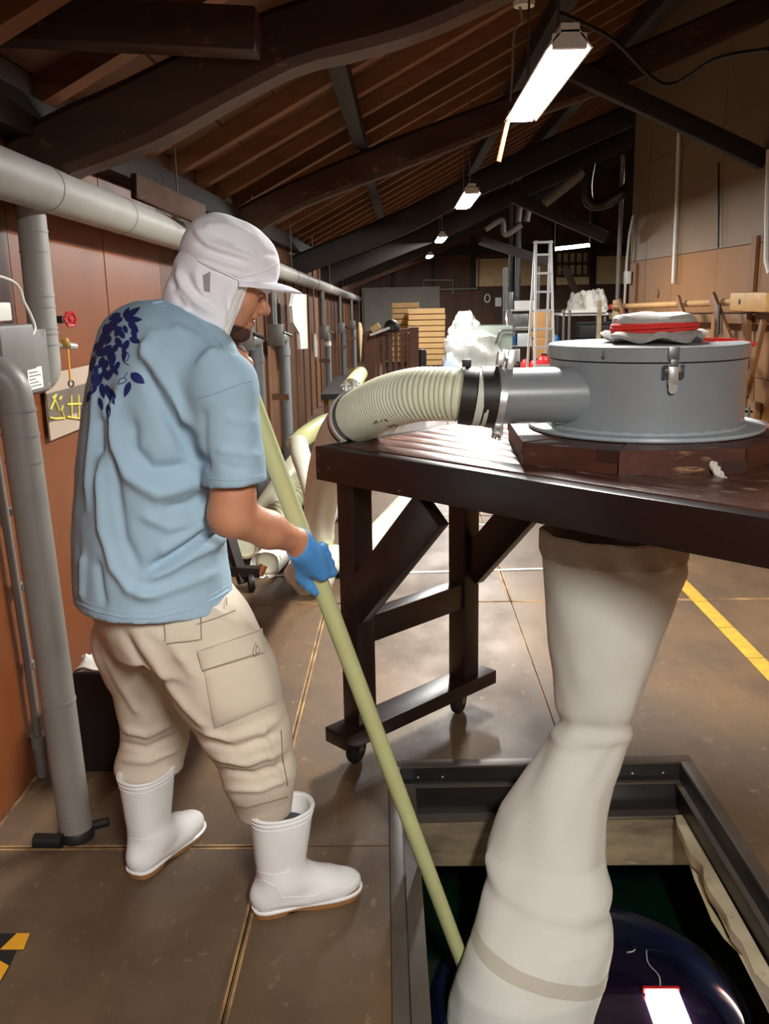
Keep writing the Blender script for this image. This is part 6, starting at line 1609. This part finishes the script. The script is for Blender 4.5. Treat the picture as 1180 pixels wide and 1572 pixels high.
for px in ([(377, 1327), (395, 1338), (420, 1344), (446, 1338)], [(378, 1350), (405, 1352), (425, 1362), (432, 1380)], [(432, 1378), (480, 1376), (525, 1362), (546, 1345)]):
    drawn('boot_seam', 'boot_white', bRt, px, .0014, bR, off=.0003)
drawn('boot_seam', 'boot_white', bLt, [(190, 1285), (220, 1290), (256, 1276)], .0012, bL, off=.0003)
for px in ([(178, 1228), (182, 1226)], [(178, 1232), (183, 1230)], [(179, 1238), (182, 1241), (184, 1236)], [(181, 1252), (185, 1250)], [(184, 1256), (190, 1254)], [(186, 1250), (189, 1257)]):
    drawn('print_mark', 'boot_mark', bLt, px, .0013, bL, off=.0004)

# --- hood and cap
FHd = Field(grid_axis([(-.53, -.16, .0046)]), grid_axis([(1.92, 2.30, .0046)]), grid_axis([(1.28, 1.70, .0046)]))
FHd.ball(HP_(-.005, 0, .02), (.100, .090, .112), 0, fr=HFR)
FHd.cone(HP_(-.030, 0, -.03), .078, W(300, 462, 2.085), .068, .035)
FHd.cone(HP_(.005, 0, -.06), .068, W(318, 492, 2.075), .064, .04)
FHd.cone(W(300, 462, 2.085), .067, W(300, 500, 2.085), .072, .02)
FHd.cone(W(318, 490, 2.075), .062, W(322, 525, 2.07), .062, .03)
FHd.plane(HP_(.052, 0, 0), HF - HU * .05)
FHd.plane(W(300, 520, 2.09) + np.array([0, 0, -.0]), np.array([-.35, 0, -1]))
V, Q = FHd.mesh(); V = relax(V, Q, 1); ht_ = bvh(V, Q)
V = folds(V, Q, ht_, [([(272, 410), (280, 440), (300, 462), (330, 480)], .009, .010), ([(262, 430), (278, 462), (300, 478)], -.007, .009), ([(285, 418), (296, 445), (322, 465)], -.006, .008), ([(330, 455), (345, 480), (342, 505)], .006, .008), ([(300, 412), (306, 440), (315, 460)], .006, .007), ([(350, 440), (352, 480), (345, 515)], -.005, .006), ([(268, 445), (290, 470)], .006, .007)])
V += normals(V, Q) * np.array([.0025 * mnoise.noise(Vector(tuple(v * 28))) for v in V])[:, None]
ht_ = bvh(V, Q); hood = cloth_obj('hood', 'cap_white', V, Q)
patch('ear_mesh', 'cap_mesh', ht_, [(311, 423), (323, 417), (322, 449), (313, 447)], .0015, 8, hood)
drawn('face_edging', 'white_plastic', ht_, [(372, 440), (364, 462), (356, 488), (346, 514)], .0052, hood, 4, .001)
drawn('face_edging', 'white_plastic', ht_, [(364, 444), (356, 466), (348, 492), (339, 512)], .003, hood, 4, .0005)
FCp = Field(grid_axis([(-.52, -.12, .0046)]), grid_axis([(1.92, 2.30, .0046)]), grid_axis([(1.42, 1.76, .0046)]))
FCp.ball(HP_(.008, 0, .056), (.110, .100, .094), 0, fr=HFR)
FCp.ball(HP_(-.040, 0, .076), (.064, .082, .070), .02, fr=HFR)
FCp.loft([(0, 0, 0, .1, .1), (.001, 0, 0, .1, .1)], (1, 0), (0, 1), 0)
FCp.plane(HP_(0, 0, .020), -HU - HF * .05)
V, Q = FCp.mesh(); V = relax(V, Q, 1); ct = bvh(V, Q)
V = folds(V, Q, ct, [([(296, 348), (320, 375), (350, 385), (392, 400)], .008, .008), ([(300, 372), (330, 388), (380, 402)], -.006, .007), ([(302, 400), (340, 415), (372, 425)], .005, .006), ([(306, 390), (345, 402), (380, 412)], .004, .006), ([(310, 350), (345, 345), (390, 362)], .004, .012), ([(390, 385), (425, 392)], -.004, .006), ([(330, 360), (360, 372)], -.004, .008)])
V += normals(V, Q) * np.array([.002 * mnoise.noise(Vector(tuple(v * 30))) for v in V])[:, None]
ct = bvh(V, Q); cap = cloth_obj('cap', 'cap_white', V, Q)
def brim(b):
    n, m = 25, 9; top = []; bot = []
    for i in range(n):
        ps = math.radians(-78 + 156 * i / (n - 1))
        for j in range(m):
            t = j / (m - 1); ln = .058 * max(.0, math.cos(ps)) ** .75 + .004
            rad_a, rad_r = .113 + ln * t, .092 + ln * t * .55
            p = HP_(rad_a * math.cos(ps) + .004, rad_r * math.sin(ps), .046 - .034 * (1 - math.cos(ps)) - .012 * t * t + .010 * t * math.cos(ps))
            top.append(Vector(p) - PB); bot.append(Vector(p - HU * .0028) - PB)
    k = n * m; fs = [(i * m + j, (i + 1) * m + j, (i + 1) * m + j + 1, i * m + j + 1) for i in range(n - 1) for j in range(m - 1)]
    rim = [i * m + m - 1 for i in range(n)]
    b.add(top + bot, fs + [tuple(k + x for x in reversed(f)) for f in fs] + [(rim[i], rim[i + 1], k + rim[i + 1], k + rim[i]) for i in range(n - 1)] + [(i * m, k + i * m, k + (i + 1) * m, (i + 1) * m) for i in range(n - 1)], 0, True)
one('brim', 'cap_white', brim, cap)
drawn('band_seam', 'cap_white', ct, [(304, 400), (335, 414), (368, 430)], .0022, cap)
drawn('band_seam', 'cap_white', ct, [(370, 425), (400, 418), (426, 405)], .0018, cap)
print('objects', len(bpy.data.objects), 'tris', sum(len(o.data.polygons) for o in bpy.data.objects if o.type == 'MESH'))
